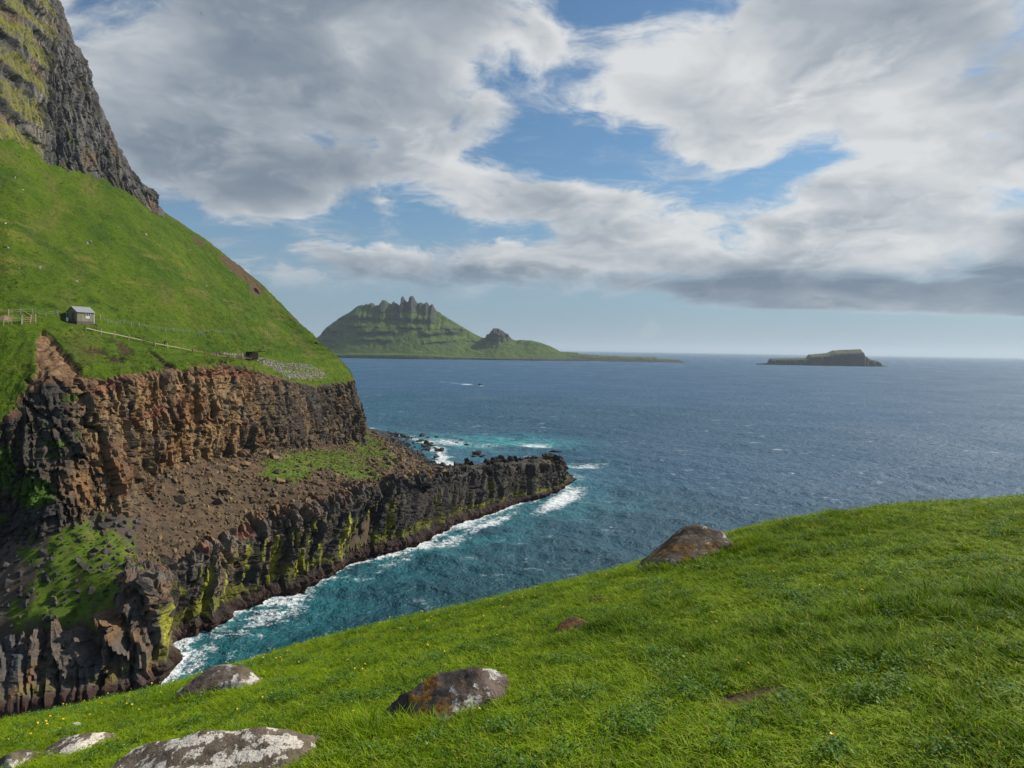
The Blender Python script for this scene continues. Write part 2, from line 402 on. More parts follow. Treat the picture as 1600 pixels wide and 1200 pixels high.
cliff = link('sea_cliff', raw_mesh('sea_cliff', V, f, 4, M_rock, c, False), kind='structure', label='tall brown and tan basalt sea cliff below the grassy headland')

# ------------------------------------------------------------------ lower cliff and spit wall
r0 = [a*1.0 for a in shore]; cen = np.array([-60*S, 130*S, 0])
def outw(a):
    return np.array([.85, -.5, 0])
EX = []
for k, a in enumerate(shore):
    pr, nx = shore[max(k-1, 0)], shore[min(k+1, len(shore)-1)]; tt = nx-pr; o = np.array([tt[1], -tt[0], 0]); EX.append(o/np.linalg.norm(o))
below = [a+1.6*o+np.array([0, 0, -3.5]) for a, o in zip(shore, EX)]
shr = [a+0*o+np.array([0, 0, .1]) for a, o in zip(shore, EX)]
lm = [lerp(a, b, .28)+0.1*o-np.array([0, 0, .2]) for a, b, o in zip(shore, ltop, EX)]
lm2 = [lerp(a, b, .55)+0.9*o for a, b, o in zip(shore, ltop, EX)]
lm3 = [lerp(a, b, .82)+1.2*o for a, b, o in zip(shore, ltop, EX)]
lm4 = [lerp(a, b, .97)+1.1*o for a, b, o in zip(shore, ltop, EX)]
inn = [b-3.5*o+np.array([0, 0, .5]) for b, o in zip(ltop, EX)]
NSL, NRL = 1000, 130
G, s, t = loft([below, shr, lm, lm2, lm3, lm4, ltop, inn], NSL, NRL, [-.3, 0, .28, .55, .82, .97, 1.02, 1.25])
n = hnormal(G); z = G[..., 2]
ex = hermite(np.concatenate([[0], np.cumsum(np.linalg.norm(np.diff(np.array(ltop), axis=0), axis=1))]), np.array(EX), np.linspace(0, 1, NSL)*np.linalg.norm(np.diff(np.array(ltop), axis=0), axis=1).sum())
n *= np.sign((n*ex[None]).sum(2))[..., None]
d, but, crack, cid, cid2 = cliff_relief(s, z, 1.0, 1.7, 0.75, 6.0)
fade = 1-.55*sstep(t, 1.0, 1.2); fade = fade*lerp(1, .45, sstep(-t, -.2, 0))
V = G+n*((d*fade)[..., None])
_a, _b, bid = worley(V[..., 0]/2.6, V[..., 1]/2.6, 5); _c, _d, bid2 = worley(V[..., 0]/.9, V[..., 1]/.9, 8)
V[..., 2] += (.5*fbm(pts(V[..., 0]/4.0, V[..., 1]/4.0, 4), 4)+1.9*(bid-.6)+.9*(bid2-.5)-.35*(1-sstep(_b-_a, 0, .2)))*sstep(t, .78, 1.0)
apron = fbm(pts(s/2.2, z/1.6, 31), 4)
V += n*((sstep(t, -.05, .08)*(1-sstep(t, .10, .2))*(1.2+1.6*apron))[..., None])
px, py = project(V)
strk = fbm(pts(s/.9, z/7, 3), 4); spk = fbm(pts(s/.7, z/.8, 6), 3); big = fbm(pts(s/11, z/6, 14), 4)
c = np.zeros(V.shape)+np.array((.050, .043, .038))
c = mixc(c, BASALT, sstep(cid, .4, .7)*.7); c = mixc(c, (.085, .072, .058), sstep(strk, .08, .4)*.8); c = mixc(c, (.035, .031, .03), (1-crack)*.9)
west = 1-sstep(px, 420, 640)
c = mixc(c, (.20, .145, .09), west*sstep(big+.4*spk, -.05, .3)*.75)
top = sstep(t, .72, .95)*west
c = mixc(c, (.16, .13, .105), top*.75); c = mixc(c, RED, top*sstep(fbm(pts(s/5, z/2.5, 41), 3), .02, .3)*.7); c = mixc(c, SOIL, sstep(t, .97, 1.08)*west)
# the shaded buttress at the near left: grey-brown, some ochre
near = 1-sstep(px, 235, 262)
c = mixc(c, (.115, .095, .08), near*.75); c = mixc(c, (.22, .12, .055), near*sstep(fbm(pts(s/3, z/4, 51), 4), .05, .35)*.7); c = mixc(c, (.07, .075, .08), near*sstep(fbm(pts(s/5, z/4, 52), 3), .1, .35)*.8)
# lichen streaks running down, moss above the wrack line
ls = sstep(fbm(pts(s/1.1, z/13, 61), 4)+.25*fbm(pts(s/14, z/30, 62), 2), .12, .28)*sstep(t, .12, .25)*(1-sstep(t, .62+.3*perlin(pts(s/4, 1, 2)), .9))*(1-near)*(1-sstep(px, 560, 660)*.75)
c = mixc(c, LICHEN, ls*.95); c = mixc(c, (.25, .17, .03), ls*sstep(spk, .1, .4)*.6)
ms = sstep(fbm(pts(s/3, z/2.5, 71), 4)+.9*np.exp(-((t-.27)/.14)**2), .62, .95)*(1-near*.5)
c = mixc(c, (.17, .17, .02), ms*.75)
wet = 1-sstep(t+.06*apron, .10, .22); c = mixc(c, (.050, .027, .021), wet)
c = mixc(c, (.27, .17, .07), np.exp(-(((px-853)/9)**2+((py-722)/5)**2))*.9)
f = grid_faces(NRL, NSL)
link('rock_spit', raw_mesh('rock_spit', V, f, 4, M_rock, c, False), kind='structure', label='dark basalt lower cliff running out into a low rocky spit')

# ------------------------------------------------------------------ talus, platform of the spit and beach
CP = ltop[:15]+[a+np.array([0, 0, -.3]) for a in ufoot[:15]]+[P(876, 723, 179), P(858, 716, 181), P(720, 730, 163), P(800, 723, 171), P(760, 738, 153), P(760, 726, 166)]
CP += [P(660, 730, 150), P(620, 715, 170), P(600, 702, 190), P(650, 706, 190), P(600, 690, 215), P(575, 684, 215), P(690, 735, 163), P(640, 695, 222)]
CP += [b*1 for b in beach]+[XYZ(-18, 205, -2), XYZ(-20, 250, -4), XYZ(-40, 290, -4), XYZ(-10, 190, -2.5), XYZ(-70, 215, 14), XYZ(-62, 190, 18), XYZ(-70, 110, 22), XYZ(-80, 80, 22), XYZ(-10, 230, -4)]
CP = np.array(CP)
def tps_fit(C):
    xy = C[:, :2]/50; r = np.linalg.norm(xy[:, None]-xy[None], axis=2); K = np.where(r > 0, r*r*np.log(r+1e-12), 0)+np.eye(len(C))*1e-4
    Pm = np.c_[np.ones(len(C)), xy]; A = np.block([[K, Pm], [Pm.T, np.zeros((3, 3))]])
    w = np.linalg.solve(A, np.r_[C[:, 2], 0, 0, 0]); return xy, w
def tps_eval(fit, x, y):
    xy, w = fit; sh = x.shape; q = np.stack([x.ravel(), y.ravel()], 1)/50
    r = np.linalg.norm(q[:, None]-xy[None], axis=2); K = np.where(r > 0, r*r*np.log(r+1e-12), 0)
    return (K@w[:len(xy)]+w[-3]+q@w[-2:]).reshape(sh)
def sdist(poly, x, y):
    """signed distance to an open line; positive on its right-hand side"""
    best = np.full(x.shape, 1e9); sg = np.zeros(x.shape)
    for a, b in zip(poly[:-1], poly[1:]):
        d0 = b[:2]-a[:2]; L = d0@d0
        tt = np.clip(((x-a[0])*d0[0]+(y-a[1])*d0[1])/L, 0, 1)
        ex_, ey_ = x-a[0]-tt*d0[0], y-a[1]-tt*d0[1]; dd = np.hypot(ex_, ey_)
        cr = d0[0]*(y-a[1])-d0[1]*(x-a[0]); new = dd < best-1e-9
        sg = np.where(new, -np.sign(cr), sg); best = np.where(new, dd, best)
    return best*sg
fit = tps_fit(CP)
def talus_z(x, y):
    zz = tps_eval(fit, x, y)
    sd = sdist(ltop, x, y)
    cone = np.exp(-(((x+64)/12)**2+((y-94)/9)**2)); zz = zz+cone*(1.3+1.8*fbm(pts(x/3.5, y/3.5, 33), 4))
    _a, _b, pid = worley(x/2.3, y/2.3, 15); _c, _d, pid2 = worley(x/.95, y/.95, 18); pl = sstep(x, -24, -14)*(1-sstep(y, 232, 245)); zz = zz+pl*(1.3*(pid-.6)+.7*(pid2-.5))
    zz = zz+.8*fbm(pts(x/6, y/6, 3), 4)+.42*fbm(pts(x/1.5, y/1.5, 9), 4)
    return zz-2.5*np.maximum(0, sd+.9)*(sd < 30), sd
def ell(cx, cy, rx, ry, a=0):
    return ell_at(px, py, cx, cy, rx, ry, a)
def ell_at(qx_, qy_, cx, cy, rx, ry, a=0):
    ca, sa = math.cos(R(a)), math.sin(R(a)); u_ = (qx_-cx)*ca+(qy_-cy)*sa; v_ = -(qx_-cx)*sa+(qy_-cy)*ca
    return np.exp(-((u_/rx)**2+(v_/ry)**2)**1.5)
gx = np.arange(-100, 28, .42); gy = np.arange(82, 385, .55)
X, Y = np.meshgrid(gx, gy); Z, sd = talus_z(X, Y)
V = np.stack([X, Y, Z], -1); px, py = project(V)
spk = fbm(pts(X/1.1, Y/1.1, Z/1.1), 4); bg_ = fbm(pts(X/7, Y/7, 2), 4)
c = np.zeros(V.shape)+np.array((.078, .052, .030))
c = mixc(c, (.130, .088, .048), sstep(spk, .05, .35)*.8); c = mixc(c, (.042, .029, .020), sstep(-spk, .05, .3)*.8)
c = mixc(c, (.125, .065, .038), sstep(fbm(pts(X/3, Y/9, 7), 3), .15, .35)*.5)
plat = sstep(px, 690, 725)*sstep(py, 700, 712); c = mixc(c, (.050, .043, .037), plat*.95); c = mixc(c, (.11, .09, .065), plat*sstep(spk, .1, .4)*.7); c = mixc(c, (.16, .17, .02), plat*ell(808, 742, 16, 3))
bd = sstep((px-590)-(py-680)*1.62+14*spk, -6, 6)*(py < 748)*(px < 705); c = mixc(c, (.035, .033, .031), bd); c = mixc(c, (.075, .058, .045), (1-sstep(px, 190, 225))*sstep(py, 790, 815)*.9)
# grass on the scree below the point and on the cone at the near left
def talus_turf(a, b_):
    return np.maximum.reduce([ell_at(a, b_, 500, 718, 95, 17, -3), ell_at(a, b_, 585, 706, 48, 24, 30), ell_at(a, b_, 555, 735, 50, 15, 12), ell_at(a, b_, 450, 738, 44, 18), ell_at(a, b_, 570, 690, 34, 14, 30)])
gm = talus_turf(px, py)*1.12
gm2 = np.maximum.reduce([ell(140, 905, 85, 85, 40)*1.3, ell(60, 960, 60, 30, 10)*.8, ell(115, 850, 35, 35), ell(45, 865, 30, 12)*.9])
gmask = np.maximum(sstep(gm+1.0*fbm(pts(X/2.2, Y/3.5, 4), 4), .48, .66)*(1-bd), sstep(gm2+.95*fbm(pts(X/1.9, Y/1.9, 4), 4), .40, .60))
c = mixc(c, (.075, .120, .008), gmask); c = mixc(c, (.13, .125, .025), gmask*sstep(fbm(pts(X/3, Y/3, 14), 3), .05, .3)*.7); c = mixc(c, (.035, .065, .006), gmask*sstep(fbm(pts(X/1.4, Y/1.4, 24), 3), .1, .3)*.7)
GM, TV = gmask*((sd < -.3) & (Z > .5) & (px > -60)), V.copy()
keep = ((sd < 3.5) & (Z > -2.5)); kf = keep[:-1, :-1] & keep[1:, 1:] & keep[:-1, 1:] & keep[1:, :-1]
ft = grid_faces(*X.shape, keep=kf)
link('scree_slope', raw_mesh('scree_slope', V, ft, 4, M_stone, c), kind='structure', label='brown scree and rock platform between the two cliffs')
talus_bvh = bvh_of(V, ft)

# ------------------------------------------------------------------ grassy headland
HS = [
    (P(-300, 650, 84), P(-300, 520, 95), P(-300, 330, 130), P(-300, 90, 150)),
    (P(-80, 640, 82), P(-100, 505, 98), P(-110, 330, 132), P(-120, 160, 155)),
    (P(0, 655, 81), P(0, 500, 100), P(0, 340, 135), P(0, 215, 165)),
    (P(45, 604, 86), P(45, 500, 104), P(40, 352, 140), P(40, 235, 175)),
    (P(75, 588, 87), P(90, 503, 108), P(70, 367, 145), P(65, 247, 183)),
    (P(110, 590, 89), P(115, 504, 111), P(90, 376, 149), P(82, 254, 187)),
    (P(150, 590, 92), P(140, 509, 114), P(115, 383, 153), P(105, 262, 192)),
    (P(200, 583, 97), P(190, 527, 121), P(155, 392, 160), P(135, 271, 199)),
    (P(245, 579, 102), P(240, 540, 128), P(205, 403, 169), P(170, 286, 209)),
    (P(320, 571, 112), P(310, 552, 142), P(262, 420, 183), P(205, 304, 219)),
    (P(365, 569, 122), P(360, 556, 150), P(310, 440, 195), P(235, 322, 236)),
    (P(410, 581, 135), P(405, 561, 157), P(360, 467, 207), P(252, 331, 250)),
    (P(470, 599, 158), P(450, 563, 172), P(410, 492, 216), P(332, 386, 254)),
    (P(510, 599, 185), P(490, 565, 191), P(450, 517, 224), P(402, 441, 256)),
    (P(552, 591, 211), P(533, 566, 213), P(505, 541, 228), P(471, 511, 249)),
    (XYZ(-60, 224, 24), XYZ(-63, 225, 26), XYZ(-70, 240, 31), XYZ(-85, 264, 39)),
    (XYZ(-76, 238, 26), XYZ(-78, 239, 27), XYZ(-86, 250, 31), XYZ(-102, 275, 39)),
]
hb = [a for a, *_ in HS]; hc = [q[1] for q in HS]; hd = [q[2] for q in HS]; he = [q[3] for q in HS]
hbk = []
for k, q in enumerate(HS):
    hbk.append(q[3]+(np.array([-12, 4, 9]) if k < 11 else np.array([-12, 32, -34])))
lip = []
for k, a in enumerate(hb):
    pr, nx = hb[max(k-1, 0)], hb[min(k+1, len(hb)-1)]; tt = nx-pr; o = np.array([tt[1], -tt[0], 0]); lip.append(a+o/np.linalg.norm(o)*.55+np.array([0, 0, -.9]))
NSH, NRH = 620, 330
G, s, t = loft([lip, hb, hc, hd, he, hbk], NSH, np.concatenate([np.linspace(-.12, 3.2, NRH-26), np.linspace(3.26, 7.0, 26)]), [-.12, 0, .8, 2.0, 3.2, 7.0])
n = gnormals(G); n *= np.sign(n[..., 2:].mean())
X, Y, Z = G[..., 0], G[..., 1], G[..., 2]
lum = 1.1*fbm(pts(s/22, t*2.2, 1), 4)+.55*fbm(pts(s/5, t*9, 3), 4)+.42*fbm(pts(X/2.4, Y/2.4, Z/1.5), 4)
tw = Z*3.6+5*fbm(pts(X/16, Y/16, 2), 3); terr = .26*(np.abs((tw/3.1416) % 2-1)-.5)*sstep(t, .3, .9)*sstep(fbm(pts(s/20, t*3, 61), 3), -.15, .25)
inn_ = sstep(t, .02, .25)
V = G+n*(((lum+terr)*(.25+.75*inn_))[..., None])
edge_n = fbm(pts(s/5.5, 1, 5), 5)
V[..., 2] += (-2.6*np.abs(edge_n)*sstep(-t, -.02, .1)+1.5*edge_n*(1-sstep(t, .0, .30)))
out_l = np.array([.85, -.5, 0]); V += out_l*((fbm(pts(s/1.6, t*6, 15), 3)*.7*(1-sstep(t, .0, .15)))[..., None])
px, py = project(V)
# level ground under the hut
vis = np.where(t < 1.7, 0, 1e9)
hc_ = V.reshape(-1, 3)[np.argmin((vis+(px-128)**2+(py-503)**2).ravel())]; hz_ = V.reshape(-1, 3)[np.argmin((vis+(px-146)**2+(py-508)**2).ravel())][2]
wp = 1-sstep(np.hypot(V[..., 0]-hc_[0], V[..., 1]-hc_[1]), 3.0, 5.5); V[..., 2] = lerp(V[..., 2], np.minimum(V[..., 2], hz_), wp*(t < 1.7))
px, py = project(V)
# the landslip scar at the left, scooped out and bare
def poly_in(x, y, pg):
    ins = np.zeros(x.shape, bool)
    for (x1, y1), (x2, y2) in zip(pg, pg[1:]+pg[:1]):
        cond = ((y1 > y) != (y2 > y)) & (x < (x2-x1)*(y-y1)/(y2-y1+1e-9)+x1); ins ^= cond
    return ins
jx, jy = px+5*fbm(pts(X/3, Y/3, 5), 3), py+5*fbm(pts(X/3, Y/3, 25), 3)
scar = poly_in(jx, jy, [(57, 530), (68, 514), (82, 524), (100, 548), (122, 575), (135, 600), (60, 600), (40, 600), (56, 578), (54, 552)]) & (t < 1)
scar |= poly_in(jx, jy, [(40, 592), (70, 585), (115, 598), (140, 610), (40, 640)]) & (t < .4)
V -= n*(np.where(scar, .8+.5*fbm(pts(X/1.5, Y/1.5, Z/1.5), 4), 0)[..., None])
g1 = fbm(pts(X/16, Y/16, Z/16), 4); g2 = fbm(pts(X/2.4, Y/2.4, Z/1.6), 4); g3 = fbm(pts(X/9, Y/22, Z/3), 4)
c = np.zeros(V.shape)+np.array(GRASS)
c = mixc(c, (.086, .130, .005), sstep(g1, -.05, .3)*.85); c = mixc(c, (.038, .080, .004), sstep(-g1, .05, .35)*.8)
gully = fbm(pts(s/9+.5*perlin(pts(s/14, t*2, 3)), t*.9, 91), 4, .5, True); c = mixc(c, (.032, .060, .004), sstep(gully, .35, .75)*.35*sstep(t, .8, 1.4)); c = mixc(c, (.125, .115, .030), sstep(fbm(pts(s/13, t*1.6, 93), 5), .10, .42)*.55)
c = mixc(c, (.155, .145, .03), sstep(g3, .10, .40)*.6*(1-sstep(t, 2.2, 2.9)))
g4 = fbm(pts(s/1.2, Z/.55, 2), 4); c = mixc(c, (.030, .062, .005), sstep(g4, .10, .40)*.55*(1-.6*sstep(t, 2.2, 3))); c = mixc(c, (.105, .14, .012), sstep(-g4, .12, .42)*.45)
c = mixc(c, (.030, .070, .008), sstep(g2, .24, .42)*.75*(1-.5*sstep(t, 1.6, 2.4)))
c = mixc(c, (.16, .155, .045), sstep(fbm(pts(X/1.3, Y/1.3, Z), 3), .3, .5)*.5)
c = mixc(c, (.06, .05, .025), sstep(t, 2.7, 3.3)*sstep(g2, .12, .3)*.6)
heath = ell(385, 432, 30, 10, 38)+ell(360, 412, 26, 8, 36)+ell(400, 455, 12, 9, 40)+ell(462, 498, 16, 4, 45)+ell(310, 377, 14, 6, 35)
c = mixc(c, (.095, .070, .036), sstep(heath+.8*g2, .45, .8)); 
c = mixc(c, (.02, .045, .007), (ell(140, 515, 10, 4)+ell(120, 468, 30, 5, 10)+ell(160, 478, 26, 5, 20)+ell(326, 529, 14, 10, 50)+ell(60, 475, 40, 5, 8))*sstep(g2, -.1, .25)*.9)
# bare banks and small slips above the edge
slip = ell(155, 547, 26, 6)+ell(170, 530, 18, 3, 15)+ell(195, 545, 18, 9, 30)+ell(250, 562, 26, 5, 40)+ell(265, 575, 10, 8)+ell(345, 566, 9, 8)+ell(110, 560, 34, 5, 48)+ell(180, 560, 22, 6, 10)
g5 = fbm(pts(X/.7, Y/.7, Z/.5), 4); sl_ = sstep(slip+1.0*g2+.55*g5, .55, .72)*(t < 1.2); c = mixc(c, (.060, .038, .023), sl_); c = mixc(c, (.15, .10, .06), sl_*sstep(g5, .15, .4)*.7); c = mixc(c, (.018, .013, .009), sl_*sstep(-g5, .10, .35)*.8); V -= n*(.55*sl_)[..., None]; 
sg = fbm(pts(X/.9, Y/.9, Z/2.5), 4); scol = mixc(mixc(np.zeros(V.shape)+np.array((.21, .125, .066)), (.30, .20, .12), sstep(sg, .05, .4)), (.075, .042, .024), sstep(-sg+.5*g2, .10, .38)*.9)
c = np.where(scar[..., None], scol, c)
path = sstep(.035-np.abs(t-.80-.02*perlin(pts(s/8, 1, 1))), 0, .03)*(sstep(px, 30, 10)+sstep(px, 320, 350)*(1-sstep(px, 400, 420)))
c = mixc(c, (.30, .19, .12), np.clip(path, 0, 1)*.9)
soil_edge = (1-sstep(t, -.07+.06*fbm(pts(s/1.2, 2, 2), 3), -.03)); c = mixc(c, (.055, .036, .022), soil_edge)
fh = grid_faces(NRH, NSH)
HV, HT, HSCAR, HBARE = V.copy(), t.copy(), scar, (sstep(heath+.5*g2, .35, .7) > .4) | ((slip+.8*g2 > .5) & (t < 1.2)) | (path > .3)
link('hillside', raw_mesh('hillside', V, fh, 4, M_hill, c), kind='structure', label='steep green grass slope of the headland')
hill_bvh = bvh_of(V, fh)

# ------------------------------------------------------------------ crag above the slope
CR = [
    (P(-350, 50, 148), P(-350, -320, 180)), (P(-120, 160, 156), P(-120, -300, 190)), (P(0, 218, 166), P(-10, -260, 204)), (P(40, 240, 176), P(28, -230, 211)),
    (P(72, 253, 185), P(50, -180, 214)), (P(92, 262, 190), P(70, -40, 214)), (P(120, 272, 197), P(100, 45, 218)), (P(150, 284, 206), P(127, 100, 223)),
    (P(180, 297, 214), P(154, 176, 227)), (P(210, 310, 223), P(184, 240, 232)), (P(232, 322, 231), P(217, 280, 236)), (P(250, 331, 241), P(249, 328, 242)), (P(256, 336, 247), P(252, 334, 247))]
cb = [a for a, _ in CR]; ct = [b for _, b in CR]
cbl = [a+np.array([1.5, -1.0, -4]) for a in cb]
cm = [lerp(a, b, .5)+np.array([1.6, -1.2, 0])*(1 if k < 11 else .2) for k, (a, b) in enumerate(zip(cb, ct))]
cbk = [b+(np.array([-28, 16, 6 if k < 6 else -5]) if k < 9 else np.array([-20, 22, -14])) for k, b in enumerate(ct)]
NSC, NRC = 520, 260
G, s, t = loft([cbl, cb, cm, ct, cbk], NSC, np.concatenate([np.linspace(-.1, 1, NRC-30), np.linspace(1.02, 2.4, 30)]), [-.1, 0, .5, 1.0, 2.4])
n = out_sign(hnormal(G)); z = G[..., 2]
prow = hermite(np.arange(len(CR)), np.array([0, 0, 0, 0, .25, .9, 1, 1, 1, 1, 1, 1, 1.])[:, None], np.linspace(0, len(CR)-1, NSC))[:, 0]
# station parameter is arc length, so rebuild the mask from the picture of the base line
pxg, pyg = project(G); prow = sstep(pxg+.08*(pyg-200)+6*perlin(pts(s/9, z/9, 1)), 58, 74)
d, but, crack, cid, cid2 = cliff_relief(s*.75, z*.75, 1.5, 1.0, .5, 12.0, 16.0, .4)
zb = z+6.5*fbm(pts(s/38, z/22, 2), 3)+.12*s
ph = (zb/12.5) % 1.0
step = 2.6*(sstep(ph, .0, .72)-sstep(ph, .78, 1.0))*(1-prow)*sstep(fbm(pts(s/16, z/9, 44), 3), -.35, .15)                       # grass ledges between rock bands
endf = 1-.8*sstep(pxg, 236, 250)
V = G+n*(((d*lerp(.45, 1.15, prow)+prow*1.2*fbm(pts(s/14, z/20, 9), 3, .5, True)-step)*endf*(1-.6*sstep(t, 1.1, 2.0)))[..., None])
V[..., 2] += .7*perlin(pts(s/3, z/3, 3))*endf
px, py = project(V)
spk = fbm(pts(s/1.2, z/1.2, 4), 4); strk = fbm(pts(s/1.6, z/12, 5), 4); big = fbm(pts(s/12, z/12, 6), 4)
c = np.zeros(V.shape)+np.array((.105, .098, .092))
c = mixc(c, (.045, .043, .044), sstep(-strk, -.05, .3)*.8); c = mixc(c, (.20, .175, .14), sstep(strk, .1, .4)*.7); c = mixc(c, (.20, .13, .07), sstep(big, .12, .4)*.55)
c = mixc(c, BASALT, (1-crack)*.7)
c = mixc(c, (.06, .085, .015), sstep(fbm(pts(s/3, z/6, 17), 4), .25, .42)*.75)
c = mixc(c, (.27, .23, .17), np.exp(-((px-66+.03*py)/9)**2)*sstep(strk+.3, .1, .5)*.8)
led = (1-sstep(ph, .60+.25*spk, .72))*(1-prow); 
c = mixc(c, (.155, .150, .022), led*sstep(1.2*spk+.22+.6*big, -.05, .25)); c = mixc(c, (.10, .085, .03), led*sstep(fbm(pts(s/2, z/2, 27), 4), .1, .3)*.7)
fc = grid_faces(NRC, NSC)
link('crag', raw_mesh('crag', V, fc, 4, M_rock, c, False), kind='structure', label='grey rock crag with grassy ledges above the green slope')
print('land', round(time.time()-T0, 1))

# ------------------------------------------------------------------ far islands
def island(name, ridge, base, d0, dep, rows, colour, relief, label, ns=420, nr=90, smw=30):
    """ridge, base: outlines in photo pixels seen d0 metres away; the body reaches dep metres in front of and behind its ridge"""
    rx = np.array([r[0] for r in ridge], float); ry = np.array([r[1] for r in ridge], float)
    xs = np.linspace(rx[0], rx[-1], ns); ty = np.interp(xs, rx, ry)
    jag = fbm(pts(xs/4.0, 3.3, 1), 4); ty = ty-2.8*jag*((np.abs(xs-627) < 62) | (np.abs(xs-779) < 19))-.5*jag
    bx = np.array([r[0] for r in base], float); by = np.array([r[1] for r in base], float); sy = np.interp(xs, bx, by)
    top = np.array([CAM+ray(a, b)*(d0/ray(a, b)[1]) for a, b in zip(xs, ty)])
    ht = top[:, 2]; hs_ = np.convolve(np.pad(ht, smw, 'edge'), np.ones(2*smw+1)/(2*smw+1), 'valid')
    v = np.concatenate([np.linspace(0, 1, int(nr*.68)), np.linspace(1.04, 2, nr-int(nr*.68))])
    Vv = np.zeros((nr, ns, 3)); tt = np.zeros((nr, ns))
    for k, a in enumerate(v):
        if a <= 1: zf = np.interp(a, [r[0] for r in rows], [r[1] for r in rows]); yo = -dep*(1-a)
        else: zf = 1-(a-1)**1.3; yo = dep*(a-1)
        sc_ = (0.25+0.75*np.clip(hs_/hs_.max(), 0, 1)**.5)
        y = d0+yo*sc_; z_ = (hs_+(ht-hs_)*min(a, 1)**4)*zf
        Vv[k, :, 0] = top[:, 0]*(1+(y/d0-1)*.6); Vv[k, :, 1] = y; Vv[k, :, 2] = z_ - (3 if k == 0 else 0); tt[k] = a
    s = np.broadcast_to(xs*d0/F, (nr, ns)); Vv = relief(Vv, s, tt, ht)
    cc = colour(Vv, s, tt, ht)
    me = raw_mesh(name, Vv, grid_faces(nr, ns), 4, M_isle, cc)
    return link(name, me, kind='structure', label=label)
def bt_col(ht):
    return ht-np.convolve(np.pad(ht, 30, 'edge'), np.ones(61)/61, 'valid')
def t_relief(V, s, t, ht):
    k = np.clip(t, 0, 1); w_ = np.clip(ht/150, 0, 1)[None]
    sm = np.convolve(np.pad(ht, 30, 'edge'), np.ones(61)/61, 'valid'); bt_ = (ht-sm)[None]
    gul = fbm(pts(s/85+.4*perlin(pts(s/90, V[..., 2]/70, 9)), V[..., 2]/150, 3), 5, .55, True)*sstep(k, .2, .9)
    V[..., 1] -= 26*gul*w_*(1-sstep(k, .97, 1.0)*.6)+1.6*bt_*sstep(k, .45, .9)*(1-sstep(k, .97, 1)*.5)
    pxx = project(V)[0]; kn = sstep(pxx, 755, 759)*(1-sstep(pxx, 798, 802))*sstep(V[..., 2], 70, 84)
    V[..., 1] -= 10*kn; V[..., 1] += 16*fbm(pts(s/9, V[..., 2]/14, 23), 3)*kn
    V[..., 1] += 10*fbm(pts(s/22, V[..., 2]/22, 13), 4)*w_*sstep(k, .1, .3)*(1-sstep(k, .95, 1))
    V[..., 2] += 9*fbm(pts(s/60, V[..., 1]/60, 4), 4)*sstep(k, .05, .3)*(1-sstep(k, .9, 1))*w_
    for zc, h_, amp in ((66, 9, -11), (100, 15, -22), (122, 9, -12), (160, 12, -13)):
        lvl = zc+14*perlin(pts(s/190, 2, zc))+4*perlin(pts(s/30, 4, zc)); on = sstep(fbm(pts(s/130, zc, 1), 3)+.22, 0, .3)
        V[..., 1] += amp*(sstep(V[..., 2], lvl-h_/2, lvl+h_/2)-sstep(V[..., 2], lvl+h_, lvl+2.6*h_))*on*w_
    return V
def t_col(V, s, t, ht):
    z = V[..., 2]; nz = gnormals(V)[..., 2]; nz = np.abs(nz)
    g = fbm(pts(s/50, z/25, 2), 5); c = np.zeros(V.shape)+np.array((.060, .100, .012))
    c = mixc(c, (.100, .130, .022), sstep(g, .0, .35)*.7); rock = 1-sstep(nz+.14*g, .36, .56)
    c = mixc(c, (.042, .042, .040), rock*.95*sstep(z+25*g, 38, 70)); c = mixc(c, (.055, .052, .045), sstep(z+40*g, 185, 245)*.75)
    pxx = project(V)[0]; knob = sstep(pxx, 755, 760)*(1-sstep(pxx, 797, 803))*sstep(z+10*fbm(pts(s/12, z/10, 5), 3), 74, 84); c = mixc(c, (.036, .040, .030), knob*sstep(g+.25, -.1, .2)); c = mixc(c, (.040, .038, .036), sstep(pxx, 880, 915)*sstep(.75-t, 0, .2))
    c = mixc(c, (.042, .042, .038), sstep(bt_col(ht)[None]+12*g, 4, 12)*sstep(t, .72, .9)*.8)
    c = mixc(c, (.045, .043, .042), 1-sstep(z, 6, 9+3*perlin(pts(s/40, 1, 1)))); return c
tind = [(430, 556), (455, 552), (480, 540), (500, 524), (520, 505), (540, 492), (552, 484), (560, 478), (574, 476), (579, 474), (583, 473.5), (587, 477), (592, 476), (597, 471), (603, 469), (608, 473), (611, 476), (615, 470.5), (620, 474), (623, 477),
        (626, 472), (629, 463.5), (632, 466), (636, 473), (639, 470), (642, 463), (647, 463.5), (650, 471), (654, 473), (660, 473), (663, 474), (667, 472.5), (672, 477), (676, 475), (681, 484), (690, 491), (700, 497), (710, 503), (725, 512), (740, 521), (752, 527), (758, 528),
        (760, 524), (765, 521), (769, 515.5), (775, 513), (781, 514), (787, 519), (793, 521), (798, 529), (806, 532), (814, 531), (830, 532), (845, 535.5), (860, 541), (868, 545), (876, 549.5), (890, 550), (902, 550.8), (906, 553), (940, 555.3), (960, 556.3), (1000, 557.8), (1024, 558.2), (1028, 560.5), (1060, 561.8), (1066, 565)]
tb = [(430, 557), (1066, 566)]
island('island', tind, tb, 2930, 330, [(0, 0), (.02, .06), (.12, .09), (.3, .26), (.6, .55), (.85, .84), (1, 1)], t_col, t_relief, 'tall green island with a row of jagged peaks', 900, 120)
def g_relief(V, s, t, ht):
    V[..., 1] += 9*fbm(pts(s/14, V[..., 2]/30, 5), 4); V[..., 2] += np.where((t > .2) & (t < .9), .8*fbm(pts(s/20, V[..., 1]/20, 3), 3), 0); return V
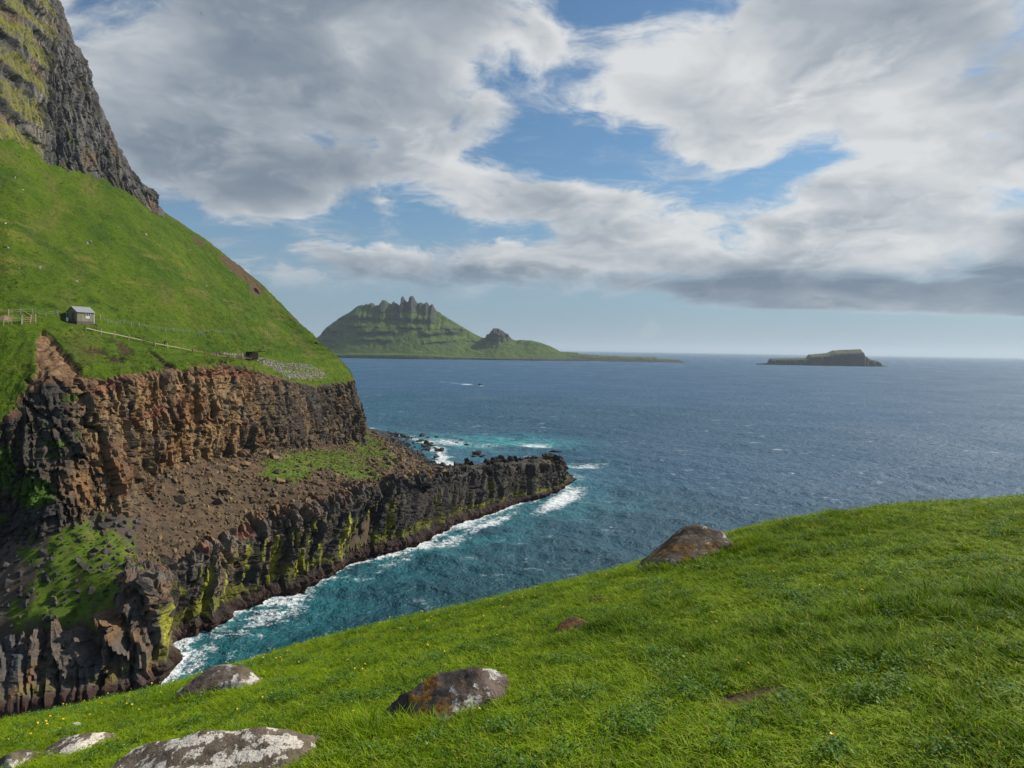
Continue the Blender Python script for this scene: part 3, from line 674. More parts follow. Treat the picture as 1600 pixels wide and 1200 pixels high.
def g_col(V, s, t, ht):
    z = V[..., 2]; c = np.zeros(V.shape)+np.array((.050, .047, .046))
    return mixc(c, (.085, .105, .03), sstep(z+2*fbm(pts(s/15, z/8, 3), 3), 20, 25)*sstep(t, .3, .5))
gas = [(1183, 568), (1200, 566.8), (1202, 560.3), (1230, 559.3), (1259, 559), (1263, 554), (1285, 552.3), (1293, 551), (1301, 547.5), (1320, 546.6), (1340, 545.8), (1345, 545.6), (1346, 552.5), (1350, 554), (1352, 559), (1360, 561), (1371, 564), (1376, 570), (1387, 572.5)]
island('rocky_islet', gas, [(1183, 569), (1387, 573)], 2650, 90, [(0, 0), (.04, .5), (.09, .72), (.13, .76), (.55, .86), (1, 1)], g_col, g_relief, 'low flat-topped dark islet with a grassy cap on the right horizon', 400, 60, 2)

# ------------------------------------------------------------------ sea
def build_sea():
    na, nrr = 760, 620
    az = np.radians(np.linspace(-64, 64, na)); k = np.linspace(1.02, .0010, nrr-6); k = np.concatenate([k, [.0009, .0008, .00075, .0007, .00066, .0006]])
    r_ = H/k; A, Rr = np.meshgrid(az, r_); X = np.sin(A)*Rr; Y = np.cos(A)*Rr
    dr = np.gradient(r_)[:, None]; cell = np.maximum(np.abs(dr), Rr*(az[1]-az[0]))
    Z = np.zeros(X.shape); DX = np.zeros(X.shape); DY = np.zeros(X.shape)
    g = np.random.default_rng(3); gust = .75+.5*fbm(pts(X/60, Y/90, 1), 3)
    USQ = np.zeros(X.shape)
    for i in range(120):
        L = 1.2*(75/1.2)**g.random(); th = R(205)+g.normal()*.55; kx, ky = math.sin(th), math.cos(th); kk = 2*math.pi/L
        amp = .0056*L*(1.25 if L < 8 else .65 if L < 22 else .30)*(.5+g.random()); ph = g.random()*6.28
        fd = sstep(L/cell, 1.9, 3.6)*amp*gust; a_ = kk*(X*kx+Y*ky)+ph
        USQ += .5*(kk*amp*gust)**2*(1-sstep(L/cell, 1.9, 3.6)**2)
        sn = np.sin(a_); Z += fd*np.cos(a_); DX -= fd*kx*sn*.8; DY -= fd*ky*sn*.8
    sd = np.full(X.shape, 1e9)
    for ln in (shore, beach):
        sd = np.minimum(sd, np.abs(sdist(ln, X, Y)))
    calm = .45+.55*sstep(sd, 0, 12)
    V = np.stack([X+DX, Y+DY, Z*calm], -1)
    px, py = project(np.stack([X, Y, 0*X], -1))
    n1 = fbm(pts(X/14, Y/14, 2), 4); n2 = fbm(pts(X/45, Y/45, 7), 3)
    wid = 2.2+6.5*sstep(n1, -.15, .5)+2.5*sstep(-Y, -120, -88)
    foam = np.exp(-(sd/wid)**1.0)*(sd < 60)*(1.08+.5*n1)
    def el(cx, cy, rx, ry, a, v):
        ca, sa = math.cos(R(a)), math.sin(R(a)); uu = (px-cx)*ca+(py-cy)*sa; vv = -(px-cx)*sa+(py-cy)*ca
        return v*np.exp(-((uu/rx)**2+(vv/ry)**2))
    foam = np.maximum.reduce([foam, el(875, 782, 48, 13, -25, 1.15), el(765, 818, 60, 10, -22, .85), el(700, 848, 50, 12, -20, .75), el(610, 880, 70, 10, -18, .6), el(835, 696, 40, 6, 2, .85), el(915, 727, 40, 5, 0, .8), el(905, 745, 16, 10, 0, .6), el(700, 692, 55, 7, 6, .75), el(760, 697, 45, 5, 0, .6),
                              el(690, 718, 12, 22, 0, .75), el(300, 1032, 60, 26, -28, .72), el(420, 965, 70, 16, -25, .75), el(880, 880, 40, 10, 10, .42), el(820, 875, 40, 8, 0, .38), el(560, 905, 60, 8, -15, .45), el(520, 990, 60, 16, -10, .36)])
    wk = np.zeros(X.shape)
    for (x1, y1, x2, y2, w1, w2, v) in ((752, 602.5, 722, 600, 1.1, 1.8, 1.0), (722, 600, 690, 596.5, 1.6, 1.4, .62), (690, 596.5, 640, 593, 1.2, 1.0, .3)):
        a, b = W(x1, y1), W(x2, y2); dd = b-a; tt = np.clip(((X-a[0])*dd[0]+(Y-a[1])*dd[1])/(dd@dd), 0, 1)
        dist = np.hypot(X-a[0]-tt*dd[0], Y-a[1]-tt*dd[1]); wk = np.maximum(wk, v*np.exp(-(dist/(w1+(w2-w1)*tt)/5.0)**2))
    for (x1, y1, x2, y2, v, w_) in ((735, 564, 880, 566, .7, 4), (905, 564.5, 950, 565, .6, 4), (1060, 567, 1200, 568.5, .5, 3), (1195, 571, 1390, 574, .75, 4), (520, 558.5, 700, 561, .4, 4)):
        a, b = W(x1, y1), W(x2, y2); dd = b-a; tt = np.clip(((X-a[0])*dd[0]+(Y-a[1])*dd[1])/(dd@dd), 0, 1)
        dist = np.hypot(X-a[0]-tt*dd[0], Y-a[1]-tt*dd[1]); wk = np.maximum(wk, v*np.exp(-(dist/(w_*16))**2)*sstep(fbm(pts(X/60, Y/60, 3), 3), -.1, .3))
    foam = np.maximum(foam, wk)
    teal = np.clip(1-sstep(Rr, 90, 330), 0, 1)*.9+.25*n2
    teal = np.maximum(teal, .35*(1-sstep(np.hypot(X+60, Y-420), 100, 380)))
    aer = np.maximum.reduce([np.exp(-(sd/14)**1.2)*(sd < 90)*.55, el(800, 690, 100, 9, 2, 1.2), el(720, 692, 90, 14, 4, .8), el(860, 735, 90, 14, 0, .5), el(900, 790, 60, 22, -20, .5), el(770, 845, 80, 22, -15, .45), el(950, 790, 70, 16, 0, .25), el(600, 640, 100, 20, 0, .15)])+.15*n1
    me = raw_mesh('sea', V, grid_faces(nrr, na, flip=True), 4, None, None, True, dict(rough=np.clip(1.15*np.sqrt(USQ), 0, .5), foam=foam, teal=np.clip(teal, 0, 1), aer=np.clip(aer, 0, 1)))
    m, t, b = principled('sea_water', None, 0.1, 0.5); me.materials.append(m)
    b.inputs['IOR'].default_value = 1.333
    o = t.new('ShaderNodeNewGeometry').outputs['Position']
    rip = t.noise(t.v('MULTIPLY', o, (1, 1, .3)), .22, 6, .62); rip2 = t.noise(o, 1.1, 5, .6)
    nr1 = t.bump(rip, 1.0, 2.6); nr2 = t.bump(rip2, 1.0, .42, nr1)
    teal_, aer_, foam_ = t.attr('teal', out='Fac'), t.attr('aer', out='Fac'), t.attr('foam', out='Fac')
    pat = t.noise(o, .12, 5, .6)
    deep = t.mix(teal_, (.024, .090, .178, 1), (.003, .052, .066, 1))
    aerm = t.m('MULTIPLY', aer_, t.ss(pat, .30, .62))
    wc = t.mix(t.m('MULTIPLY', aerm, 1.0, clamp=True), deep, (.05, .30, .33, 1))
    # lacy foam
    wv = t.v('ADD', o, t.v('SCALE', t.v('SUBTRACT', t.noise(o, .5, 3, .5, color=True), (.5, .5, .5)), s=2.2))
    lace = t.vor(wv, .75, 'DISTANCE_TO_EDGE'); lace2 = t.vor(wv, 2.2, 'DISTANCE_TO_EDGE')
    nz = t.noise(o, .45, 8, .68)
    fld = t.m('ADD', t.m('MULTIPLY', foam_, 1.25), t.m('MULTIPLY_ADD', nz, 2.0, -1.36))
    fld = t.m('SUBTRACT', fld, t.m('MULTIPLY', lace, .95)); fld = t.m('SUBTRACT', fld, t.m('MULTIPLY', lace2, .8))
    fm = t.ss(fld, .0, .55)
    cap = t.m('MULTIPLY', t.ss(t.noise(t.v('MULTIPLY', o, (.55, 1, 1)),   .16, 7, .72), .60, .67), t.ss(t.noise(o, .018, 3, .5), .38, .60))
    fm = t.m('MAXIMUM', fm, t.m('MULTIPLY', cap, .75))
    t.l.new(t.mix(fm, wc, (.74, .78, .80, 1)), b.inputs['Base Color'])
    gustn = t.m('MULTIPLY_ADD', t.noise(t.v('MULTIPLY', o, (.5, 1, 1)), .022, 5, .62), .9, .55)
    t.l.new(t.m('ADD', t.m('MULTIPLY', fm, .6), t.m('MULTIPLY_ADD', t.m('MULTIPLY', t.attr('rough', out='Fac'), gustn), 2.2, .09)), b.inputs['Roughness'])
    t.l.new(nr2, b.inputs['Normal'])
    link('sea', me, kind='structure', label='wind-ruffled teal and blue sea')
build_sea()
print('sea', round(time.time()-T0, 1))

# ------------------------------------------------------------------ near hilltop
EDGE = [(-500, 1220, 7.4), (-200, 1170, 8.0), (0, 1133, 8.8), (250, 1076, 9.9), (400, 1034, 10.6), (500, 1002, 11.1), (600, 976, 11.5), (700, 954, 11.8), (850, 919, 12.0), (1000, 884, 12.0), (1080, 858, 12.0), (1150, 832, 12.2), (1300, 806, 12.3), (1450, 793, 12.3), (1600, 783, 12.3), (1900, 765, 12.6), (2300, 750, 13)]
def Pm(px, py, d):
    r = ray(px, py); return CAM+r*(d/r[1])
edge = [Pm(*e) for e in EDGE]
zfit = None
def fg_z(x, y):
    base = H-1.66+.2*x-.22*y
    sd = -sdist(edge, x, y)                       # positive beyond the brow
    a = np.maximum(0, sd+1.6); drop = .048*np.minimum(a, 5)**2+np.maximum(0, a-5)*.5+np.maximum(0, a-9)*1.3
    zz = base+corr(x, y)-drop
    und = .10*fbm(pts(x/3.2, y/3.2, 3), 3)+.035*fbm(pts(x/.7, y/.7, 8), 3)
    return zz+und
_ec = np.array([[e[0], e[1], e[2]-(H-1.66+.2*e[0]-.22*e[1])+.048*1.6**2] for e in edge]+[[0, 0, 0], [0, 4, 0], [-3, 4, 0], [3, 4, 0], [4, 1, 0], [-4, 1, 0], [0, -6, 0], [8, -4, 0], [-8, -4, 0], [-4, 6.5, 0], [5, 7, 0]])
_cf = tps_fit(np.array([[a, b, c] for a, b, c in _ec]))
def corr(x, y):
    return tps_eval(_cf, np.clip(x, -20, 28), np.clip(y, -8, 18))
u = np.linspace(-1, 1, 460); gx = 15*u+45*np.sign(u)*np.abs(u)**5; v = np.linspace(0, 1, 420); gy = -12+13*v+17*np.sqrt(v)*v+52*v**6
X, Y = np.meshgrid(gx, gy); Z = np.maximum(fg_z(X, Y), -2)
Vg = np.stack([X, Y, Z], -1)
def fg_patch(x, y):
    lush = fbm(pts(x/2.3, y/2.3, 6), 4); return lush
m_soil, t, b = principled('turf_soil', None, .95, .1)
o = t.new('ShaderNodeNewGeometry').outputs['Position']
nn = t.noise(o, 9.0, 6, .65)
t.l.new(t.mix(t.ss(t.m('MULTIPLY_ADD', nn, .5, t.attr('bare', out='Fac')), .5, .8), t.ramp(nn, [(.3, (.022, .042, .004)), (.55, (.050, .095, .006)), (.75, (.085, .10, .02))]), (.085, .055, .033, 1)), b.inputs['Base Color'])
t.l.new(t.bump(nn, .8, .03), b.inputs['Normal'])
fgf = grid_faces(*X.shape)
fg_bvh = bvh_of(Vg, fgf); bare = hit(fg_bvh, 1180, 1090)[0]
gh_me = raw_mesh('grassy_hilltop', Vg, fgf, 4, m_soil, None, True, dict(bare=np.exp(-(((X-bare[0])/.34)**2+((Y-bare[1])/.2)**2))))
link('grassy_hilltop', gh_me, kind='structure', label='grassy hilltop in the foreground')

# ------------------------------------------------------------------ foreground boulders
def stone_material(name, base, dark, white, wamt, orange, oamt, scale=1.0):
    m, t, b = principled(name, None, .88, .2)
    o = t.new('ShaderNodeTexCoord').outputs['Object']
    n1 = t.noise(o, 3.2*scale, 6, .62); n2 = t.noise(o, 14*scale, 5, .65)
    c = t.mix(t.ss(n1, .35, .62), (*dark, 1), (*base, 1))
    c = t.mix(t.m('MULTIPLY', t.ss(n2, .5, .68), .55), c, (base[0]*.45, base[1]*.45, base[2]*.42, 1))
    wv = t.v('ADD', o, t.v('SCALE', t.v('SUBTRACT', t.noise(o, 9*scale, 4, .6, color=True), (.5, .5, .5)), s=.14/scale))
    wn = t.noise(wv, 4.2*scale, 7, .66); ws = t.ss(wn, .60-wamt, .63-wamt)
    ws = t.m('MULTIPLY', ws, t.ss(t.noise(o, 40*scale, 3, .6), .30, .48))
    c = t.mix(ws, c, (*white, 1))
    if oamt > 0:
        up_ = t.sep(t.new('ShaderNodeNewGeometry').outputs['Normal'])[2]
        on = t.ss(t.m('ADD', t.noise(t.v('ADD', wv, (3, 1, 7)), 2.6*scale, 6, .66), t.m('MULTIPLY_ADD', up_, .16, -.12)), .60-oamt, .66-oamt)
        c = t.mix(t.m('MULTIPLY', on, .9), c, (*orange, 1)); c = t.mix(t.m('MULTIPLY', on, t.ss(n2, .45, .6)), c, (orange[0]*.35, orange[1]*.3, orange[2]*.6, 1))
    t.l.new(c, b.inputs['Base Color'])
    nr = t.bump(t.noise(o, 5*scale, 7, .65), .8, .09/scale); nr = t.bump(n2, .5, .02/scale, nr)
    t.l.new(nr, b.inputs['Normal']); return m
MB_white = stone_material('boulder_white_lichen', (.20, .155, .115), (.10, .075, .055), (.66, .60, .52), .10, (.3, .2, .05), 0, 1.7)
MB_grey = stone_material('boulder_grey', (.17, .135, .105), (.075, .055, .042), (.52, .49, .45), .05, (.3, .2, .05), 0)
MB_orange = stone_material('boulder_orange_lichen', (.16, .12, .10), (.05, .036, .03), (.50, .47, .45), .03, (.30, .15, .02), .06)
MB_moss = stone_material('boulder_brown_moss', (.16, .12, .09), (.06, .045, .035), (.42, .39, .35), .0, (.20, .105, .018), .06)
MB_brown = stone_material('boulder_brown', (.15, .09, .06), (.06, .04, .03), (.4, .36, .32), -.06, (.22, .10, .03), .03)
def boulder(name, c0, size, rotz, tilt, mat, seed, label, cuts=9, sub=5, fl=0.0, cat='boulder', group=None):
    bm = bmesh.new(); bmesh.ops.create_icosphere(bm, subdivisions=sub, radius=1.0)
    Vv = np.array([v.co[:] for v in bm.verts]); g = np.random.default_rng(seed)
    for k in range(cuts):
        nrm = g.normal(size=3); nrm[2] = abs(nrm[2])*.9+.05; nrm /= np.linalg.norm(nrm); dd = .58+.30*g.random()
        e = Vv@nrm-dd; Vv -= nrm*np.maximum(0, e)[:, None]*.94
    Vv *= 1+.16*fbm(Vv*1.1+seed, 3)[:, None]; Vv *= 1+.10*fbm(Vv*3.0+seed*2, 5, .58, True)[:, None]; Vv *= 1+.03*fbm(Vv*9+seed, 3)[:, None]
    Vv *= np.array(size)
    for v, q in zip(bm.verts, Vv): v.co = q
    for fcs in bm.faces: fcs.smooth = True
    me = bpy.data.meshes.new(name); bm.to_mesh(me); bm.free(); me.materials.append(mat)
    o = link(name, me, label=label, category=cat); o.location = c0; o.rotation_euler = (tilt[0], tilt[1], rotz)
    if group: o['group'] = group
    return o
def on_fg(px, py, dz=0):
    p_, n_ = hit(fg_bvh, px, py); return p_+np.array([0, 0, dz])
tx = -math.atan(.2)
BOULD = []
def fgb(px, py, dz, size, rz, tilt, mat, seed, label, **k):
    p_ = on_fg(px, py, dz); BOULD.append((p_, size, rz)); return boulder('boulder', p_, size, rz, tilt, mat, seed, label, **k)
fgb(322, 1212, -.22, (1.20, .74, .40), R(12), (R(8), R(-3), 0), MB_white, 41, 'large flat boulder with white lichen at the bottom edge of the grass', cuts=12)
fgb(345, 1082, .03, (.68, .40, .25), R(10), (0, R(-6), 0), MB_grey, 5, 'brown boulder with white streaks on the brow above the water')
fgb(686, 1112, -.05, (.60, .40, .31), R(6), (0, R(-20), 0), MB_orange, 9, 'dark boulder capped with orange lichen in the middle of the grass', cuts=11)
fgb(1074, 877, .04, (.84, .52, .46), R(8), (0, R(-30), 0), MB_moss, 14, 'rounded boulder with orange moss standing on the brow against the sea', cuts=8)
fgb(898, 984, -.06, (.34, .22, .17), R(20), (0, R(-22), 0), MB_brown, 17, 'small half-buried brown stone, lower of the two below the mossy boulder', sub=4)
fgb(934, 940, -.06, (.22, .16, .15), R(20), (0, R(-25), 0), MB_brown, 21, 'small stone in the grass just below the mossy boulder', sub=4)
fgb(112, 1168, -.04, (.36, .24, .16), R(15), (0, R(-18), 0), MB_white, 25, 'low stone with white patches left of the big flat boulder', sub=4)
fgb(12, 1197, -.04, (.30, .24, .15), R(15), (0, R(-20), 0), MB_grey, 27, 'stone half out of the picture in the bottom left corner', sub=4)
fgb(119, 1135, .0, (.075, .05, .045), 0, (0, 0, 0), flatmat('white_stone', (.6, .58, .54)), 29, 'tiny white stone in the grass at the left', sub=3, cat='stone')
print('fg', round(time.time()-T0, 1))

# ------------------------------------------------------------------ grass on the near hilltop
def grass_material(name, c0, c1, dry, trans=.35):
    m = bpy.data.materials.new(name); m.use_nodes = True; t = NT(m.node_tree); b = t.n['Principled BSDF']
    b.inputs['Roughness'].default_value = .6; b.inputs['Specular IOR Level'].default_value = .12
    tone = t.attr('tone', 'INSTANCER', 'Fac'); h = t.attr('h', out='Fac'); rnd = t.attr('rnd', out='Fac')
    c = t.mix(tone, (*c0, 1), (*c1, 1))
    c = t.mix(t.m('MULTIPLY', t.ss(rnd, .90, .95), .8), c, (*dry, 1))
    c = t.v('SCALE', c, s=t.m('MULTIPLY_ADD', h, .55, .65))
    c = t.v('SCALE', c, s=t.m('MULTIPLY_ADD', t.m('FRACT', t.m('MULTIPLY', rnd, 37.1)), .5, .75))
    t.l.new(c, b.inputs['Base Color'])
    tr = t.new('ShaderNodeBsdfTranslucent'); t.l.new(t.mix(1.0, c, (1.25, 1.15, .6, 1), 'MULTIPLY'), tr.inputs[0])
    mx = t.new('ShaderNodeMixShader'); mx.inputs[0].default_value = trans
    t.l.new(b.outputs[0], mx.inputs[1]); t.l.new(tr.outputs[0], mx.inputs[2]); t.l.new(mx.outputs[0], t.n['Material Output'].inputs[0])
    return m
M_grass = grass_material('grass_blade', (.060, .150, .003), (.275, .400, .007), (.36, .30, .09), .42)
M_weed = grass_material('weed_leaf', (.050, .12, .010), (.10, .20, .03), (.30, .36, .26), .3)
def tuft(name, nb, hmin, hmax, spread, wid, lean, seed, mat):
    g = np.random.default_rng(seed); VV = []; FF = []; hh = []; rr = []
    for k in range(nb):
        a = g.random()*6.283; rad = spread*math.sqrt(g.random()); bx_, by_ = rad*math.cos(a), rad*math.sin(a)
        L = hmin+(hmax-hmin)*g.random()**1.4; th = g.random()*6.283; ln = lean*(.25+g.random()); w_ = wid*(.6+.8*g.random())
        dx, dy = math.cos(th), math.sin(th); sx, sy = -dy, dx; r_ = g.random(); base = len(VV)
        ln2 = ln+.25
        for (q, ww) in ((0, 1), (.5, .85), (.85, .45)):
            off = L*(ln2*q*q); zz = L*q*(1-.25*ln*q)
            for sgn in (-1, 1): VV.append((bx_+dx*off+sx*w_*ww*sgn/2, by_+dy*off+sy*w_*ww*sgn/2, zz)); hh.append(q); rr.append(r_)
        VV.append((bx_+dx*L*ln2, by_+dy*L*ln2, L*(1-.25*ln))); hh.append(1); rr.append(r_)
        FF += [(base, base+1, base+3), (base, base+3, base+2), (base+2, base+3, base+5), (base+2, base+5, base+4), (base+4, base+5, base+6)]
    me = raw_mesh(name, np.array(VV), np.array(FF), 3, mat, None, True, dict(h=np.array(hh), rnd=np.array(rr)))
    return bpy.data.objects.new(name, me)
def weed(name, seed, mat):
    g = np.random.default_rng(seed); VV = []; FF = []; hh = []; rr = []
    for k in range(22):
        a = g.random()*6.283; rad = .015+.08*g.random(); cx, cy, cz = rad*math.cos(a), rad*math.sin(a), .015+.055*g.random()
        L, w_ = .006+.008*g.random(), .004+.004*g.random(); tl = g.normal()*.4; b0 = len(VV); r_ = g.random()
        dx, dy = math.cos(a), math.sin(a)
        for (q, ww, zq) in ((-1, .15, 0), (-.3, 1, .25), (.4, .9, .2), (1, .1, -.1)):
            for sg in (-1, 1): VV.append((cx+dx*L*q-dy*w_*ww*sg, cy+dy*L*q+dx*w_*ww*sg, cz+L*zq+tl*L*q)); hh.append(.8); rr.append(r_)
        for j in (0, 2, 4): FF += [(b0+j, b0+j+1, b0+j+3), (b0+j, b0+j+3, b0+j+2)]
    me = raw_mesh(name, np.array(VV), np.array(FF), 3, mat, None, True, dict(h=np.array(hh), rnd=np.array(rr)))
    return bpy.data.objects.new(name, me)
def scatter_object(name, P_, rot, scl, tone, idx, protos, label):
    me = bpy.data.meshes.new(name); me.vertices.add(len(P_)); me.vertices.foreach_set('co', np.ascontiguousarray(P_, np.float32).ravel())
    for nm, ty, val, key in (('rot', 'FLOAT_VECTOR', rot, 'vector'), ('scl', 'FLOAT_VECTOR', scl, 'vector'), ('tone', 'FLOAT', tone, 'value'), ('pick', 'INT', idx, 'value')):
        a = me.attributes.new(nm, ty, 'POINT'); a.data.foreach_set(key, np.ascontiguousarray(val, np.int32 if ty == 'INT' else np.float32).ravel())
    o = link(name, me, kind='stuff', label=label)
    pc = bpy.data.collections.new(name+'_sources')
    for p_ in protos: pc.objects.link(p_)
    ng = bpy.data.node_groups.new(name, 'GeometryNodeTree')
    ng.interface.new_socket('Geometry', in_out='INPUT', socket_type='NodeSocketGeometry'); ng.interface.new_socket('Geometry', in_out='OUTPUT', socket_type='NodeSocketGeometry')
    gi, go = ng.nodes.new('NodeGroupInput'), ng.nodes.new('NodeGroupOutput')
    iop = ng.nodes.new('GeometryNodeInstanceOnPoints'); ci = ng.nodes.new('GeometryNodeCollectionInfo')
    ci.inputs['Collection'].default_value = pc; ci.inputs['Separate Children'].default_value = True; ci.inputs['Reset Children'].default_value = True
    def na(nm, ty):
        n_ = ng.nodes.new('GeometryNodeInputNamedAttribute'); n_.data_type = ty; n_.inputs[0].default_value = nm; return n_.outputs[0]
    e2r = ng.nodes.new('FunctionNodeEulerToRotation'); L_ = ng.links
    m2p = ng.nodes.new('GeometryNodeMeshToPoints'); L_.new(gi.outputs[0], m2p.inputs[0])
    L_.new(m2p.outputs[0], iop.inputs['Points']); L_.new(ci.outputs[0], iop.inputs['Instance']); iop.inputs['Pick Instance'].default_value = True
    L_.new(na('pick', 'INT'), iop.inputs['Instance Index']); L_.new(na('rot', 'FLOAT_VECTOR'), e2r.inputs[0]); L_.new(e2r.outputs[0], iop.inputs['Rotation']); L_.new(na('scl', 'FLOAT_VECTOR'), iop.inputs['Scale'])
    L_.new(iop.outputs[0], go.inputs[0])
    md = o.modifiers.new('scatter', 'NODES'); md.node_group = ng
    return o
def fg_points(nmax, dens):
    """random points on the near hilltop; dens(d) per square metre at distance d"""
    out = []
    while sum(len(a) for a in out) < nmax:
        y = rng.random(200000)*19.5+.6; x = (rng.random(200000)*2-1)*(.95*y+5.0)
        wgt = (.95*y+5.0)/(.95*20+5.0)*dens(np.hypot(x, y)); kp = rng.random(200000) < wgt
        out.append(np.stack([x[kp], y[kp]], 1))
        if len(out) > 60: break
    q = np.concatenate(out)[:nmax]; return q
def fg_ok(q):
    sd = -sdist(edge, q[:, 0], q[:, 1]); ok = sd < 2.2
    for (p_, sz, rz) in BOULD:
        dx, dy = q[:, 0]-p_[0], q[:, 1]-p_[1]; c_, s_ = math.cos(rz), math.sin(rz)
        ok &= ((dx*c_+dy*s_)/(sz[0]*.70))**2+((-dx*s_+dy*c_)/(sz[1]*.66))**2 > 1
    ok &= ((q[:, 0]-bare[0])/.28)**2+((q[:, 1]-bare[1])/.14)**2 > 1
    return ok
q = fg_points(126000, lambda d: np.clip(1.15-.045*d, .35, 1)); q = q[fg_ok(q)]
lush = fg_patch(q[:, 0], q[:, 1]); fine_ = fbm(pts(q[:, 0]/.45, q[:, 1]/.45, 3), 3)
hs = np.clip(.66+1.05*lush+.95*fine_, .28, 2.0)
right = sstep(q[:, 0], -2, 3); hs *= lerp(.66, .98, right)
for (p_, sz, rz) in BOULD[:4]:
    rr_ = np.hypot((q[:, 0]-p_[0])/sz[0], (q[:, 1]-p_[1])/sz[1]); hs += .55*np.exp(-((rr_-1.05)/.35)**2)
tone = np.clip(.64-.8*lush-.7*fine_+.22*rng.normal(size=len(q)), 0, 1)
zq = fg_z(q[:, 0], q[:, 1])
protos = [tuft('grass_tuft_%d' % k, 40, .025, .085, .085, .0052, .85, 100+k, M_grass) for k in range(6)]+[tuft('grass_tuft_long_%d' % k, 26, .06, .16, .065, .0056, 1.0, 200+k, M_grass) for k in range(3)]
idx = np.where(hs > 1.02, np.where(rng.random(len(q)) < .5, rng.integers(6, 9, len(q)), rng.integers(0, 6, len(q))), rng.integers(0, 6, len(q)))
rot = np.stack([rng.normal(size=len(q))*.12-.1, rng.normal(size=len(q))*.12-.12, rng.random(len(q))*6.283], 1)
sc3 = np.stack([1.0+.25*rng.random(len(q))]*2+[hs], 1)*1.0
scatter_object('grass', np.stack([q[:, 0], q[:, 1], zq-.006], 1), rot, sc3, tone, idx, protos, 'short green meadow grass on the near hilltop')
q = fg_points(36000, lambda d: np.clip(1.1-.05*d, .3, 1)); q = q[fg_ok(q)]
wl = fbm(pts(q[:, 0]/.55+9, q[:, 1]/.55, 6), 4); q = q[(wl > .12)]
zq = fg_z(q[:, 0], q[:, 1]); nq = len(q)
scatter_object('meadow_weeds', np.stack([q[:, 0], q[:, 1], zq+.012], 1), np.stack([rng.normal(size=nq)*.2, rng.normal(size=nq)*.2, rng.random(nq)*6.283], 1), np.ones((nq, 3))*(.7+.6*rng.random((nq, 1))), rng.random(nq), rng.integers(0, 4, nq), [weed('weed_%d' % k, 300+k, M_weed) for k in range(4)], 'small broad-leaved weeds among the grass')
print('grass', round(time.time()-T0, 1))

# rank tussocks over the headland slope, half a metre across
M_tuss = grass_material('tussock_blade', (.050, .098, .003), (.150, .195, .006), (.24, .20, .06), .3)
tv = HV.reshape(-1, 3); tcell = rng.integers(0, len(tv), 60000); tt_ = HT.reshape(-1)[tcell]
tp = tv[tcell]+rng.normal(size=(60000, 3))*np.array([.25, .25, 0]); cl_ = fbm(pts(tp[:, 0]/7, tp[:, 1]/7, tp[:, 2]/7), 4)
ta, tb_ = project(tp)
kp = (tt_ > .04) & (tt_ < 3.4) & (rng.random(60000) < np.clip(.30+1.5*cl_, .03, 1)) & (ta > -60) & ~HSCAR.reshape(-1)[tcell] & ~HBARE.reshape(-1)[tcell] & ~poly_in(ta, tb_, [(330, 548), (400, 548), (520, 560), (520, 598), (440, 590), (370, 565)])
tp, cl_ = tp[kp], cl_[kp]; nt = len(tp); sc1 = 1.1+1.7*rng.random(nt)**1.5
scatter_object('hill_tussocks', tp-np.array([0, 0, .05]), np.stack([rng.normal(size=nt)*.2, rng.normal(size=nt)*.2, rng.random(nt)*6.28], 1), np.stack([sc1*1.25, sc1*1.25, sc1*(.8+.5*rng.random(nt))], 1), np.clip(.5-1.0*cl_+.25*rng.normal(size=nt), 0, 1), rng.integers(0, 4, nt), [tuft('tussock_%d' % k, 26, .05, .12, .07, .012, 1.1, 400+k, M_tuss) for k in range(4)], 'rough grass tussocks over the headland slope')
gyx = np.argwhere(GM > .45); gsel = gyx[rng.integers(0, len(gyx), 9000)]; tp = TV[gsel[:, 0], gsel[:, 1]]+rng.normal(size=(9000, 3))*np.array([.2, .2, 0]); nt = 9000; sc1 = 1.0+1.8*rng.random(nt)**1.5
scatter_object('scree_tufts', tp-np.array([0, 0, .05]), np.stack([rng.normal(size=nt)*.2, rng.normal(size=nt)*.2, rng.random(nt)*6.28], 1), np.stack([sc1*1.2, sc1*1.2, sc1*(.8+.5*rng.random(nt))], 1), rng.random(nt), rng.integers(0, 4, nt), [tuft('scree_tuft_%d' % k, 26, .05, .12, .07, .012, 1.1, 500+k, M_tuss) for k in range(4)], 'grass tufts on the scree below the sea cliff')
# buttercups, each a flower of its own
M_petal = flatmat('buttercup_petal', (.72, .50, .012), .45, .1, 20, 0); M_stem = flatmat('flower_stem', (.06, .12, .01), .7, .2, 20, 0)
def flower_meshes():
    bm = bmesh.new()
    for k in range(5):
        a = k*2*math.pi/5; ca, sa = math.cos(a), math.sin(a); vs = []
        for (r_, w_, z_) in ((.001, .001, 0), (.007, .0055, .003), (.012, .0045, .007)):
            vs.append([bm.verts.new((r_*ca-sg*w_*sa, r_*sa+sg*w_*ca, z_)) for sg in (-1, 1)])
        for j in (0, 1): bm.faces.new((vs[j][0], vs[j][1], vs[j+1][1], vs[j+1][0]))
    bmesh.ops.create_icosphere(bm, subdivisions=1, radius=.003, matrix=Matrix.Translation((0, 0, .003)))
    me = bpy.data.meshes.new('petals'); bm.to_mesh(me); bm.free(); me.materials.append(M_petal)
    bm = bmesh.new(); bmesh.ops.create_cone(bm, segments=5, radius1=.0016, radius2=.0011, depth=.09, matrix=Matrix.Translation((0, 0, -.045)))
    m2 = bpy.data.meshes.new('stem'); bm.to_mesh(m2); bm.free(); m2.materials.append(M_stem); return me, m2
pm, smm = flower_meshes()
q = fg_points(7200, lambda d: np.clip(.35+.06*d, .3, 1)); q = q[fg_ok(q)]
